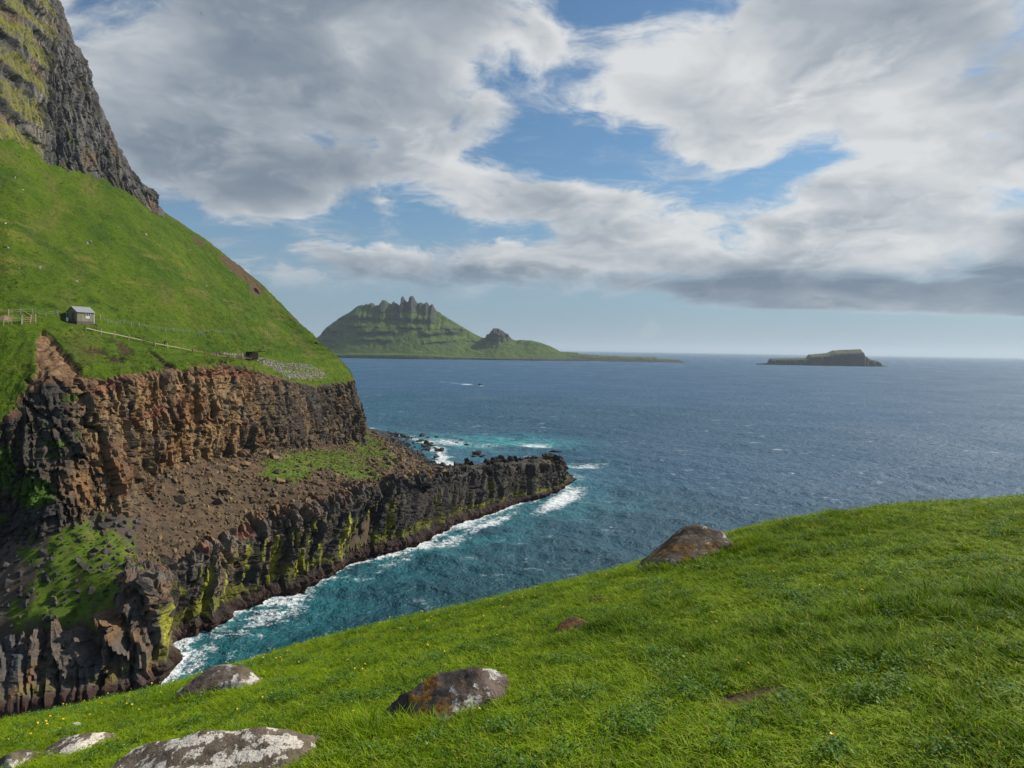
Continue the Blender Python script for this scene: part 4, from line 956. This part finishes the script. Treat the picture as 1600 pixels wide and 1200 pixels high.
fl = fbm(pts(q[:, 0]/1.6+4, q[:, 1]/1.6, 9), 3); pr_ = np.clip(.35+fl*1.4, .02, 1)*lerp(1.3, .55, sstep(q[:, 0], -1, 4)); q = q[rng.random(len(q)) < pr_]
ppx, ppy = project(np.stack([q[:, 0], q[:, 1], fg_z(q[:, 0], q[:, 1])], 1)); q = q[(ppx > -10) & (ppx < 1610) & (ppy < 1205)][:290]
for k, (x, y) in enumerate(q):
    h_ = .07+.06*rng.random(); z_ = float(fg_z(np.array([x]), np.array([y]))[0])+h_
    o = link('buttercup', None if False else pm, label='yellow buttercup in the near grass', category='flower', group='buttercups in the near grass')
    sc_ = .75+.5*rng.random(); o.location = (x, y, z_); o.scale = (sc_,)*3; o.rotation_euler = (rng.normal()*.35, rng.normal()*.35, rng.random()*6.28)
    st = link('stem', smm, o)

# ------------------------------------------------------------------ loose rocks
def rock_proto(seed, npt=15):
    g = np.random.default_rng(seed); bm = bmesh.new()
    for k in range(npt):
        v_ = g.normal(size=3); v_ /= np.linalg.norm(v_); v_ *= np.array([1, .8, .65])*(.85+.3*g.random()); bm.verts.new(v_)
    r_ = bmesh.ops.convex_hull(bm, input=bm.verts[:]); bmesh.ops.delete(bm, geom=[e for e in r_['geom_interior'] if isinstance(e, bmesh.types.BMVert)], context='VERTS')
    bmesh.ops.triangulate(bm, faces=bm.faces[:]); bm.verts.index_update()
    Vv = np.array([v.co[:] for v in bm.verts]); Fv = np.array([[v.index for v in fc_.verts] for fc_ in bm.faces]); bm.free(); return Vv, Fv
RP = [rock_proto(500+k) for k in range(14)]
def rot_m(a, b, c_):
    return np.array(Matrix.Rotation(a, 3, 'X') @ Matrix.Rotation(b, 3, 'Y') @ Matrix.Rotation(c_, 3, 'Z'))
def rock_mass(name, P_, size, cols, label, mat=None, **props):
    VV, FF, CC, off = [], [], [], 0
    for p_, sz, cl in zip(P_, size, cols):
        v_, f_ = RP[rng.integers(len(RP))]; v2 = (v_*(sz*(.75+.5*rng.random(3))))@rot_m(*(rng.random(3)*6.28)).T+p_
        VV.append(v2); FF.append(f_+off); CC.append(np.repeat(np.array(cl)[None], len(v2), 0)); off += len(v2)
    me = raw_mesh(name, np.concatenate(VV), np.concatenate(FF), 3, mat or M_stone, np.concatenate(CC), False)
    return link(name, me, kind='stuff', label=label, **props)
ROCKC = [(.175, .115, .060), (.120, .080, .045), (.070, .050, .035), (.22, .145, .070), (.10, .080, .065), (.125, .070, .038)]
DARKC = [(.05, .046, .044), (.075, .068, .062), (.035, .033, .033), (.10, .085, .07)]
def scatter_rocks(n, box, cond):
    x = rng.uniform(box[0], box[1], n); y = rng.uniform(box[2], box[3], n); zt, sdd = talus_z(x, y); Pp = np.stack([x, y, zt], 1)
    qx, qy = project(Pp); k = cond(x, y, zt, sdd, qx, qy); return Pp[k], qx[k], qy[k]
ins = lambda x, y, zt, sdd, qx, qy: (sdd < -.3) & (zt > -.4)
def zone(x, y, zt, sdd, qx, qy):
    g_ = fbm(pts(x/6, y/6, 8), 3); near_cone = (qx < 215) & (qy > 800)
    return (sdd < .6) & (zt > .3) & (qx > -60) & (qx < 725) & (qy > 672) & (rng.random(len(x)) < np.where(near_cone, .3, .85)*(1-.85*sstep(talus_turf(qx, qy), .35, .7))) & (g_ > -.6)
Pp, qx, qy = scatter_rocks(70000, (-95, 5, 84, 280), zone)
sz = (.13+.34*rng.random(len(Pp))**2.0+.42*(rng.random(len(Pp)) < .12)*rng.random(len(Pp)))*(1+.5*sstep(qx, 480, 640)); sz = np.where((qx < 215) & (qy > 800), sz*1.25, sz)
cl = [DARKC[rng.integers(4)] if (a < 215 and b_ > 800) or (a-590 > (b_-680)*1.62 and b_ < 748) else ROCKC[rng.integers(6)] for a, b_, p_ in zip(qx, qy, Pp)]
rock_mass('rubble', Pp, sz, cl, 'loose brown rubble lying on the scree slope')
RM = {}
def rock_mesh(kind, k):
    key = (kind, k)
    if key not in RM:
        v_, f_ = RP[k]; cl_ = (ROCKC if kind == 'tan' else DARKC)[k % (6 if kind == 'tan' else 4)]
        RM[key] = raw_mesh('boulder', v_, f_, 3, M_stone if kind == 'tan' else M_rock, np.repeat(np.array(cl_)[None], len(v_), 0), False)
    return RM[key]
def rock_thing(kind, p_, s_, label, group=None, name='boulder', flat=1.0):
    o = link(name, rock_mesh(kind, int(rng.integers(len(RP)))), label=label, category='boulder')
    if group: o['group'] = group
    o.location = p_; o.scale = (s_*(.8+.5*rng.random()), s_*(.8+.4*rng.random()), s_*flat*(.75+.4*rng.random())); o.rotation_euler = (rng.normal()*.25, rng.normal()*.25, rng.random()*6.28); return o
Pp, qx, qy = scatter_rocks(9000, (-60, 0, 110, 275), lambda x, y, zt, sdd, a, b_: (sdd < -.4) & (zt > 1.5) & poly_in(a, b_, [(300, 720), (400, 705), (560, 740), (600, 690), (690, 735), (715, 750), (640, 765), (560, 772), (470, 800), (390, 815), (310, 800), (230, 800)]))
for p_ in Pp[:190]:
    rock_thing('tan', p_+np.array([0, 0, .15]), (.55+1.0*rng.random()**2.2), 'tan angular boulder in the heap of fallen rocks below the sea cliff', 'fallen boulders on the scree')
Pp, qx, qy = scatter_rocks(9000, (-75, -15, 200, 400), lambda x, y, zt, sdd, a, b_: (zt > -.5) & (a-588 > (b_-680)*1.62) & (a < 705) & (b_ > 676) & (b_ < 742) & ((sdd < -1) | (y > 235)))
for p_ in Pp[:95]:
    rock_thing('dark', p_+np.array([0, 0, .2]), .6+1.1*rng.random()**2, 'black wave-washed boulder on the stony beach behind the spit', 'dark boulders on the beach')
for (x_, y_, w_, lab, fl_) in ((583, 676, 13, 'large black boulder standing where the grass slope meets the sea', 1.1), (619, 682, 11, 'peaked black boulder at the seaward end of the beach', 1.0), (632, 684, 13, 'broad dark rock just off the beach, left of a smaller twin', .7), (646, 685, 10, 'reddish dark rock awash off the beach', .7),
                               (659, 681, 15, 'low humped rock farthest out beyond the beach', .7), (669, 684, 9, 'small dark rock touching the low humped one', .7), (682, 683, 9, 'lone dark rock at the right end of the offshore row', .6), (721, 687, 9, 'flat dark rock awash in the foam', .35), (715, 692, 8, 'small rock in the foam left of the pointed one', .6),
                               (729, 696, 9, 'pointed small rock standing in the surf', .9), (747, 710, 20, 'tall pointed skerry with a broad foot behind the spit', .95), (740, 713, 11, 'low rock at the left foot of the tall skerry', .5), (754, 713, 12, 'low rock at the right foot of the tall skerry', .5), (730, 718, 10, 'dark low rock nearest the back of the spit', .6), (760, 693, 5, 'tiny rock showing above the swell', .6),
                               (866, 707, 24, 'long flat reef breaking the surface beyond the spit end', .3), (897, 704, 9, 'small reef rock at the far right of the skerries', .35), (665, 698, 14, 'dark rock at the edge of the foam on the beach', .7), (676, 697, 12, 'dark rock washed by foam right of its neighbour', .7), (682, 704, 11, 'dark rock nearest the surf on the beach corner', .7)):
    p_ = W(x_, y_); s_ = w_/2/F*p_[1]*.95
    o = rock_thing('dark', p_+np.array([0, 0, .12*s_]), s_, lab, 'skerries and rocks in the surf', 'sea_rock', fl_)
    if w_ > 18: o.scale = (s_, s_*.6, s_*fl_); o.rotation_euler = (0, 0, 0)

# ------------------------------------------------------------------ stone facing on the slope and pale stones
PT, SZ, CL = [], [], []
pg = [(377, 553), (398, 557), (440, 566), (487, 570), (515, 590), (480, 594), (450, 592), (425, 576), (405, 568), (398, 562), (375, 559)]
cnt = 0
while len(PT) < 2600 and cnt < 20000:
    cnt += 1; a, b_ = random.uniform(330, 520), random.uniform(545, 598)
    inn2 = bool(poly_in(np.array([a]), np.array([b_]), pg)[0])
    if not inn2 and not (abs(b_-(553+.06*(a-335))) < 2.2 and 335 < a < 377): continue
    if random.random() < .45*math.exp(-(((a-465)/28)**2+((b_-579)/8)**2)): continue
    p_, n_ = hit(hill_bvh, a, b_)
    if p_ is None: continue
    PT.append(p_+n_*.05); SZ.append(.10+.20*random.random()**2); k = random.random(); CL.append((.42, .38, .32) if k < .45 else (.26, .23, .19) if k < .8 else (.13, .11, .09))
rock_mass('stone_facing', PT, SZ, CL, 'pale stones facing the slope below the shelter')
for (a, b_, r_) in ((12, 387, .55), (61, 419, .5), (140, 378, .6), (136, 381, .5), (170, 381, .4), (228, 367, .45), (185, 355, .3), (322, 447, .5), (203, 453, .28), (253, 374, .25), (45, 280, .4), (22, 277, .5), (297, 391, .35), (280, 380, .4), (329, 397, .4), (120, 440, .3), (60, 330, .35), (8, 350, .4), (35, 297, .35), (258, 358, .3), (100, 420, .25), (345, 470, .3), (290, 470, .25), (30, 420, .3)):
    p_, n_ = hit(hill_bvh, a, b_)
    if p_ is None: continue
    v_, f_ = RP[int(rng.integers(14))]
    if 'pale' not in RM: RM['pale'] = [raw_mesh('stone', v2, f2, 3, M_stone, np.repeat(np.array([[.40, .36, .31]]), len(v2), 0), False) for v2, f2 in RP[:5]]
    o = link('stone', RM['pale'][int(rng.integers(5))], label='pale stone lying on the steep green slope', category='stone', group='stones scattered over the slope')
    o.location = p_+n_*.1; o.scale = (r_*1.3, r_, r_*.8); o.rotation_euler = (rng.random(), rng.random(), rng.random()*6)
for (a, b_, r_, lab) in ((404, 453, 1.6, 'dark rock outcrop jutting from the skyline of the slope'), (498, 534, .9, 'small rusty brown outcrop on the skyline above the point'), (388, 434, 1.0, 'brown rock ledge just above the dark outcrop')):
    p_, n_ = hit(hill_bvh, a-3, b_+3)
    if p_ is None: continue
    o = boulder('outcrop', p_, (r_*1.3, r_, r_), 0, (0, .5, 0), M_rock, int(a), lab, sub=3, cat='rock')
    cc = np.tile(np.array((.14, .075, .05)), (len(o.data.vertices), 1)); at = o.data.attributes.new('col', 'FLOAT_COLOR', 'POINT'); at.data.foreach_set('color', np.c_[cc, np.ones(len(cc))].astype(np.float32).ravel())
print('rocks', round(time.time()-T0, 1))

# ------------------------------------------------------------------ small built things
def box_mesh(name, sx, sy, sz, mat, c0=(0, 0, 0), bev=0.0, rot=None):
    bm = bmesh.new(); bmesh.ops.create_cube(bm, size=1.0, matrix=Matrix.Translation(c0) @ (rot or Matrix.Identity(4)) @ Matrix.Diagonal((sx, sy, sz, 1)))
    if bev: bmesh.ops.bevel(bm, geom=bm.edges[:], offset=bev, segments=1, affect='EDGES')
    me = bpy.data.meshes.new(name); bm.to_mesh(me); bm.free(); me.materials.append(mat); return me
def bar_mesh(name, a, b_, w_, h_, mat):
    a, b_ = Vector(a), Vector(b_); dv = b_-a; q_ = dv.to_track_quat('X', 'Z').to_matrix().to_4x4()
    return box_mesh(name, dv.length, w_, h_, mat, (a+b_)/2, 0, q_)
M_wall = flatmat('weathered_boards', (.235, .215, .15), .8, .2, 5); M_roof = flatmat('sheet_roof', (.24, .25, .255), .5, .1, 3); M_base = flatmat('stone_base', (.12, .10, .085), .9, .4, 6)
M_white = flatmat('white_paint', (.78, .78, .76), .5, .08, 4); M_shutter = flatmat('faded_shutter', (.52, .52, .50), .6, .2, 5); M_dark = flatmat('dark_opening', (.02, .02, .022), .3, .1, 4); M_wood = flatmat('pale_wood', (.36, .29, .18), .8, .25, 6); M_oldwood = flatmat('brown_wood', (.20, .11, .06), .85, .3, 6)
M_wire = flatmat('wire', (.35, .35, .33), .5, .1, 4, 0); M_post = flatmat('grey_post', (.40, .40, .30), .8, .2, 6)
hp, hn = hit(hill_bvh, 147, 509)
hut = empty('hut', hp+np.array([0, 0, -.1]), R(67), label='small grey gabled hut on the green slope above the cliff', category='hut')
Lh, Wh, hb_, hw = 3.7, 3.0, .95, 2.0
link('base', box_mesh('base', Lh-.06, Wh-.06, hb_+.8, M_base, (-Lh/2, Wh/2, (hb_-.8)/2)), hut)
def hut_wall():
    bm = bmesh.new(); z0, z1, z2 = hb_, hb_+hw, hb_+hw+1.05
    pr = [(0, z0), (Wh, z0), (Wh, z1), (Wh/2, z2), (0, z1)]
    f0 = [bm.verts.new((-Lh, y, z_)) for y, z_ in pr]; f1 = [bm.verts.new((0, y, z_)) for y, z_ in pr]
    bm.faces.new(f0[::-1]); bm.faces.new(f1)
    for k in range(5): bm.faces.new((f0[k], f0[(k+1) % 5], f1[(k+1) % 5], f1[k]))
    bmesh.ops.recalc_face_normals(bm, faces=bm.faces[:]); me = bpy.data.meshes.new('wall'); bm.to_mesh(me); bm.free(); me.materials.append(M_wall); return me
wallo = link('wall', hut_wall(), hut)
for k in range(13):
    link('batten', box_mesh('batten', .05, .03, hw-.06, M_wall, (-.12-k*(Lh-.24)/12, -.016, hb_+hw/2)), wallo) if not (4 < k < 9) else None
for sg in (-1, 1):
    a = (Wh/2, hb_+hw+1.12); e = (Wh/2-sg*(Wh/2+.25), hb_+hw-.10)
    bm = bmesh.new(); vs = []
    for x_ in (-Lh-.2, .2): vs += [bm.verts.new((x_, a[0], a[1])), bm.verts.new((x_, e[0], e[1])), bm.verts.new((x_, e[0], e[1]-.07)), bm.verts.new((x_, a[0], a[1]-.07))]
    for fi in ((0, 1, 2, 3), (7, 6, 5, 4), (0, 4, 5, 1), (1, 5, 6, 2), (2, 6, 7, 3), (3, 7, 4, 0)): bm.faces.new([vs[i] for i in fi])
    bmesh.ops.recalc_face_normals(bm, faces=bm.faces[:]); me = bpy.data.meshes.new('roof'); bm.to_mesh(me); bm.free(); me.materials.append(M_roof); link('roof', me, hut)
wn = link('window', box_mesh('window', 1.25, .05, .62, M_dark, (-1.45, -.03, hb_+1.55)), hut)
for k in range(4): link('frame', box_mesh('frame', .06, .06, .62, M_white, (-1.45-.55+k*.37, -.06, hb_+1.55)), wn)
link('shutter', box_mesh('shutter', .95, .06, .6, M_shutter, (-1.45, -.04, hb_+.88)), hut)
link('corner_board', box_mesh('corner_board', .09, .09, hw+.5, M_white, (.0, -.01, hb_+hw/2-.2)), hut)
link('door', box_mesh('door', .05, .85, 1.75, M_base, (-Lh-.01, 1.2, hb_+.9)), hut)
bp, _ = hit(hill_bvh, 105, 502)
cab = empty('utility_box', bp+np.array([0, 0, -.05]), R(35), label='white metal box standing left of the hut', category='box')
link('body', box_mesh('body', .45, .35, .85, M_white, (0, 0, .45), .03), cab); link('lid', box_mesh('lid', .5, .4, .06, M_roof, (0, 0, .91)), cab)
rp_, _ = hit(hill_bvh, 149, 508)
boulder('boulder', rp_+np.array([0, 0, .1]), (.5, .4, .45), 0, (0, 0, 0), flatmat('dark_stone', (.06, .05, .045)), 77, 'dark boulder at the right-hand corner of the hut', sub=3)

def post_row(name, label, cat, pixels, hgt, w_, mat, rails=(), rail_w=.1, rail_h=.2, rmat=None, part='rail', lean=0):
    ps = []
    for (a, b_) in pixels:
        p_, n_ = hit(hill_bvh, a, b_)
        if p_ is not None: ps.append(p_)
    root = empty(name, ps[0], 0, label=label, category=cat); o0 = ps[0]; pmesh = box_mesh('post', w_, w_, hgt+.4, mat, (0, 0, hgt/2-.2))
    for p_ in ps:
        o = link('post', pmesh, root); o.location = p_-o0; o.rotation_euler = (rng.normal()*.04, rng.normal()*.04, rng.random())
    for h_ in rails:
        for p1, p2 in zip(ps[:-1], ps[1:]):
            link(part, bar_mesh(part, p1-o0+np.array([0, 0, h_]), p2-o0+np.array([0, 0, h_]), rail_w, rail_h, rmat or mat), root)
    return root, ps
fpx = [(133.5, 517), (157, 522.5), (179, 526.5), (200.5, 531), (221.5, 535.5), (242, 540.5), (262, 544), (282, 547.5), (301, 551.5)]
post_row('rail_fence', 'pale timber rail fence running below the hut towards the shelter', 'fence', fpx, 1.25, .22, M_wood, (.62,), .09, .17)
fpx2 = [(320, 554), (339, 557), (358, 559), (377, 562), (393, 564)]
post_row('rail_fence', 'brown timber rail fence ending at the shelter', 'fence', [(301, 551.5)]+fpx2, 1.25, .22, M_oldwood, (.62,), .09, .17)
wf = [(156.5, 499), (168.5, 506), (181.5, 510), (193.5, 506.5), (205.5, 510), (217.5, 511), (228.5, 514), (248.5, 517), (259, 518.5), (272, 519), (287, 521.5), (295.6, 521), (303.4, 522), (312, 525), (325, 520), (337, 521), (347, 522), (367, 524)]
post_row('wire_fence', 'thin wire fence with pale posts crossing the slope right of the hut', 'fence', wf, 1.15, .10, M_post, (1.0, .6), .022, .022, M_wire, 'wire')
wf2 = [(13, 493), (32, 491.5), (51.5, 491), (71.5, 496), (89.5, 493), (104, 496)]
post_row('wire_fence', 'upper wire fence on the slope left of the hut', 'fence', wf2, 1.15, .10, M_post, (1.0, .6), .022, .022, M_wire, 'wire')
wf3 = [(5.5, 509), (18.5, 507), (33, 507)]
post_row('wire_fence', 'short wire fence beside the path at the left edge', 'fence', wf3, 1.3, .11, M_post, (1.1, .7), .022, .022, M_wire, 'wire')
g, ps = post_row('gate', 'timber gate with two posts left of the hut', 'gate', [(35, 506), (47.5, 505), (55.5, 503.5)], 1.6, .13, M_post, (.35, .75, 1.1), .05, .13, M_oldwood, 'board')
for (a, b_, c_, d_, lab) in ((32, 484, 48.5, 493.5, 'pale slanting beam above the gate'), (156.5, 495, 168.8, 505.5, 'pale slanting brace post right of the hut'), (268.5, 513, 278, 521, 'slanting brace of the wire fence below the slope'), (311, 516.5, 316.5, 525, 'slanting grey brace farther along the wire fence')):
    p1, _ = hit(hill_bvh, c_, d_); 
    rr = ray(a, b_); p2 = CAM+rr*((p1[1]-.3)/rr[1])
    o = link('brace', bar_mesh('brace', (0, 0, 0), tuple(p2-p1), .16, .16, M_wood if a != 311 else M_post), label=lab, category='brace'); o.location = p1
pp, _ = hit(hill_bvh, 472, 517)
o = empty('marker_pole', pp, 0, label='thin dark pole standing on the skyline of the slope', category='pole'); link('pole', box_mesh('pole', .10, .10, 2.7, M_oldwood, (0, 0, 1.2)), o); link('cap', box_mesh('cap', .25, .12, .12, M_dark, (0, 0, 2.6)), o)
sp_, _ = hit(hill_bvh, 386, 562)
sh = empty('shelter', sp_, R(20), label='small open timber shelter with a flat dark roof above the cliff', category='shelter')
link('roof', box_mesh('roof', 5.4, 2.6, .16, M_dark, (2.2, 1.0, 2.25), 0, Matrix.Rotation(R(-2), 4, 'Y')), sh)
link('wall', box_mesh('wall', 2.2, .12, 2.2, M_dark, (.7, 1.9, 1.05)), sh); link('side_wall', box_mesh('side_wall', 1.5, .14, 2.0, M_oldwood, (2.2, -.1, 1.1)), sh)
link('window', box_mesh('window', .8, .06, .7, M_roof, (.95, 1.78, 1.2)), sh); link('rail', box_mesh('rail', 1.9, .10, .22, M_wood, (.6, -.15, .75)), sh)
for x_ in (-.35, 1.4): link('post', box_mesh('post', .14, .14, 2.3, M_oldwood, (x_, -.1, 1.05)), sh)

# a walker bending over by the rail
def person():
    p_, _ = hit(hill_bvh, 257, 541.5)
    me = bpy.data.meshes.new('person'); J = [(0, 0, .86), (.05, 0, 1.1), (.22, 0, 1.32), (.30, 0, 1.42), (.38, 0, 1.56), (-.02, .11, .82), (.06, .13, .46), (0, .13, .06), (.14, .13, .03), (-.02, -.11, .82), (.1, -.13, .46), (.02, -.13, .06), (.16, -.13, .03),
                                         (.24, .2, 1.34), (.34, .26, 1.06), (.46, .2, .86), (.24, -.2, 1.34), (.36, -.26, 1.06), (.5, -.18, .88)]
    E = [(0, 1), (1, 2), (2, 3), (3, 4), (0, 5), (5, 6), (6, 7), (7, 8), (0, 9), (9, 10), (10, 11), (11, 12), (2, 13), (13, 14), (14, 15), (2, 16), (16, 17), (17, 18)]
    rad = [.15, .15, .17, .06, .11, .10, .075, .055, .045, .10, .075, .055, .045, .075, .055, .04, .075, .055, .04]
    me.from_pydata(J, E, []); me.materials.append(flatmat('dark_jacket', (.022, .022, .035), .8, .2, 6))
    o = link('person', me, label='person in dark clothes bending over behind the timber rail', category='person')
    md = o.modifiers.new('skin', 'SKIN'); sk = me.skin_vertices[0]
    for k, r_ in enumerate(rad): sk.data[k].radius = (r_, r_)
    sk.data[0].use_root = True
    o.modifiers.new('sub', 'SUBSURF').levels = 1; o.location = p_; o.rotation_euler = (0, 0, R(-20))
person()

# motor boat with its wake (the wake is foam on the sea)
bw = W(750, 602); bt = empty('motorboat', bw+np.array([0, 0, .1]), R(-8), label='small dark motorboat crossing the bay', category='boat')
def hull():
    bm = bmesh.new(); L_ = 6.5; rings = []
    for k, (x_, w_, zk) in enumerate(((-.5, .95, -.3), (-.2, 1.1, -.35), (.15, 1.0, -.35), (.38, .6, -.2), (.5, .05, .35))):
        rings.append([bm.verts.new((x_*L_, s1*w_*a, z_)) for (s1, a, z_) in ((-1, 1, .75+.25*max(0, x_)), (-1, .8, 0.1), (0, 0, zk), (1, .8, .1), (1, 1, .75+.25*max(0, x_)))])
    for r1, r2 in zip(rings[:-1], rings[1:]):
        for j in range(4): bm.faces.new((r1[j], r1[j+1], r2[j+1], r2[j]))
        bm.faces.new((r1[4], r1[0], r2[0], r2[4]))
    bm.faces.new(rings[0]); bmesh.ops.recalc_face_normals(bm, faces=bm.faces[:]); me = bpy.data.meshes.new('hull'); bm.to_mesh(me); bm.free(); me.materials.append(M_dark); return me
link('hull', hull(), bt); link('cabin', box_mesh('cabin', 2.0, 1.5, 1.3, M_dark, (-.2, 0, 1.35), .15), bt); link('windscreen', box_mesh('windscreen', .08, 1.3, .6, M_roof, (.95, 0, 1.5)), bt)

# sea birds high over the bay
def bird_mesh():
    bm = bmesh.new()
    b0 = [bm.verts.new(v_) for v_ in ((.3, 0, 0), (.1, .06, .03), (.1, -.06, .03), (-.3, 0, .02), (.05, 0, -.06))]
    for fi in ((0, 1, 2), (1, 3, 2), (0, 4, 1), (0, 2, 4), (1, 4, 3), (2, 3, 4)): bm.faces.new([b0[i] for i in fi])
    for sg in (-1, 1):
        vs = [bm.verts.new(v_) for v_ in ((.14, sg*.05, .03), (-.06, sg*.05, .03), (.16, sg*.34, .16), (-.02, sg*.32, .15), (-.08, sg*.7, .06))]
        for fi in ((0, 1, 3, 2), (2, 3, 4)): bm.faces.new([vs[i] for i in fi])
    me = bpy.data.meshes.new('seabird'); bm.to_mesh(me); bm.free(); me.materials.append(M_dark); return me
bmx = bird_mesh()
for (a, b_, lab) in ((314, 21, 'seabird highest over the slope, near the top edge'), (526, 141, 'seabird gliding in the grey cloud'), (553, 189, 'seabird below the one in the grey cloud'), (586, 158, 'seabird right of the two in the grey cloud'), (664, 252, 'seabird against the bright cloud'), (399, 63, 'seabird above the grey cloud bank, second from the top'), (586, 214, 'seabird low in the pale cloud')):
    rr = ray(a, b_); o = link('seabird', bmx, label=lab, category='bird', group='seabirds over the bay'); o.location = CAM+rr*(150/rr[1]); o.rotation_euler = (rng.normal()*.4, rng.normal()*.2, rng.random()*6); o.scale = (.55,)*3

# ------------------------------------------------------------------ sea haze
def haze():
    me = box_mesh('haze', 150000, 150000, 421, None, (0, 0, 203.5)); me.materials.clear()
    m = bpy.data.materials.new('haze_air'); m.use_nodes = True; t = NT(m.node_tree); t.n.clear()
    out = t.new('ShaderNodeOutputMaterial'); v_ = t.new('ShaderNodeVolumePrincipled'); t.l.new(v_.outputs[0], out.inputs['Volume'])
    v_.inputs['Color'].default_value = (.72, .86, 1.0, 1); v_.inputs['Density'].default_value = 5.5e-5; v_.inputs['Anisotropy'].default_value = .2
    me.materials.append(m); link('haze', me, kind='stuff', label='thin sea haze')
haze()
print('done', round(time.time()-T0, 1))
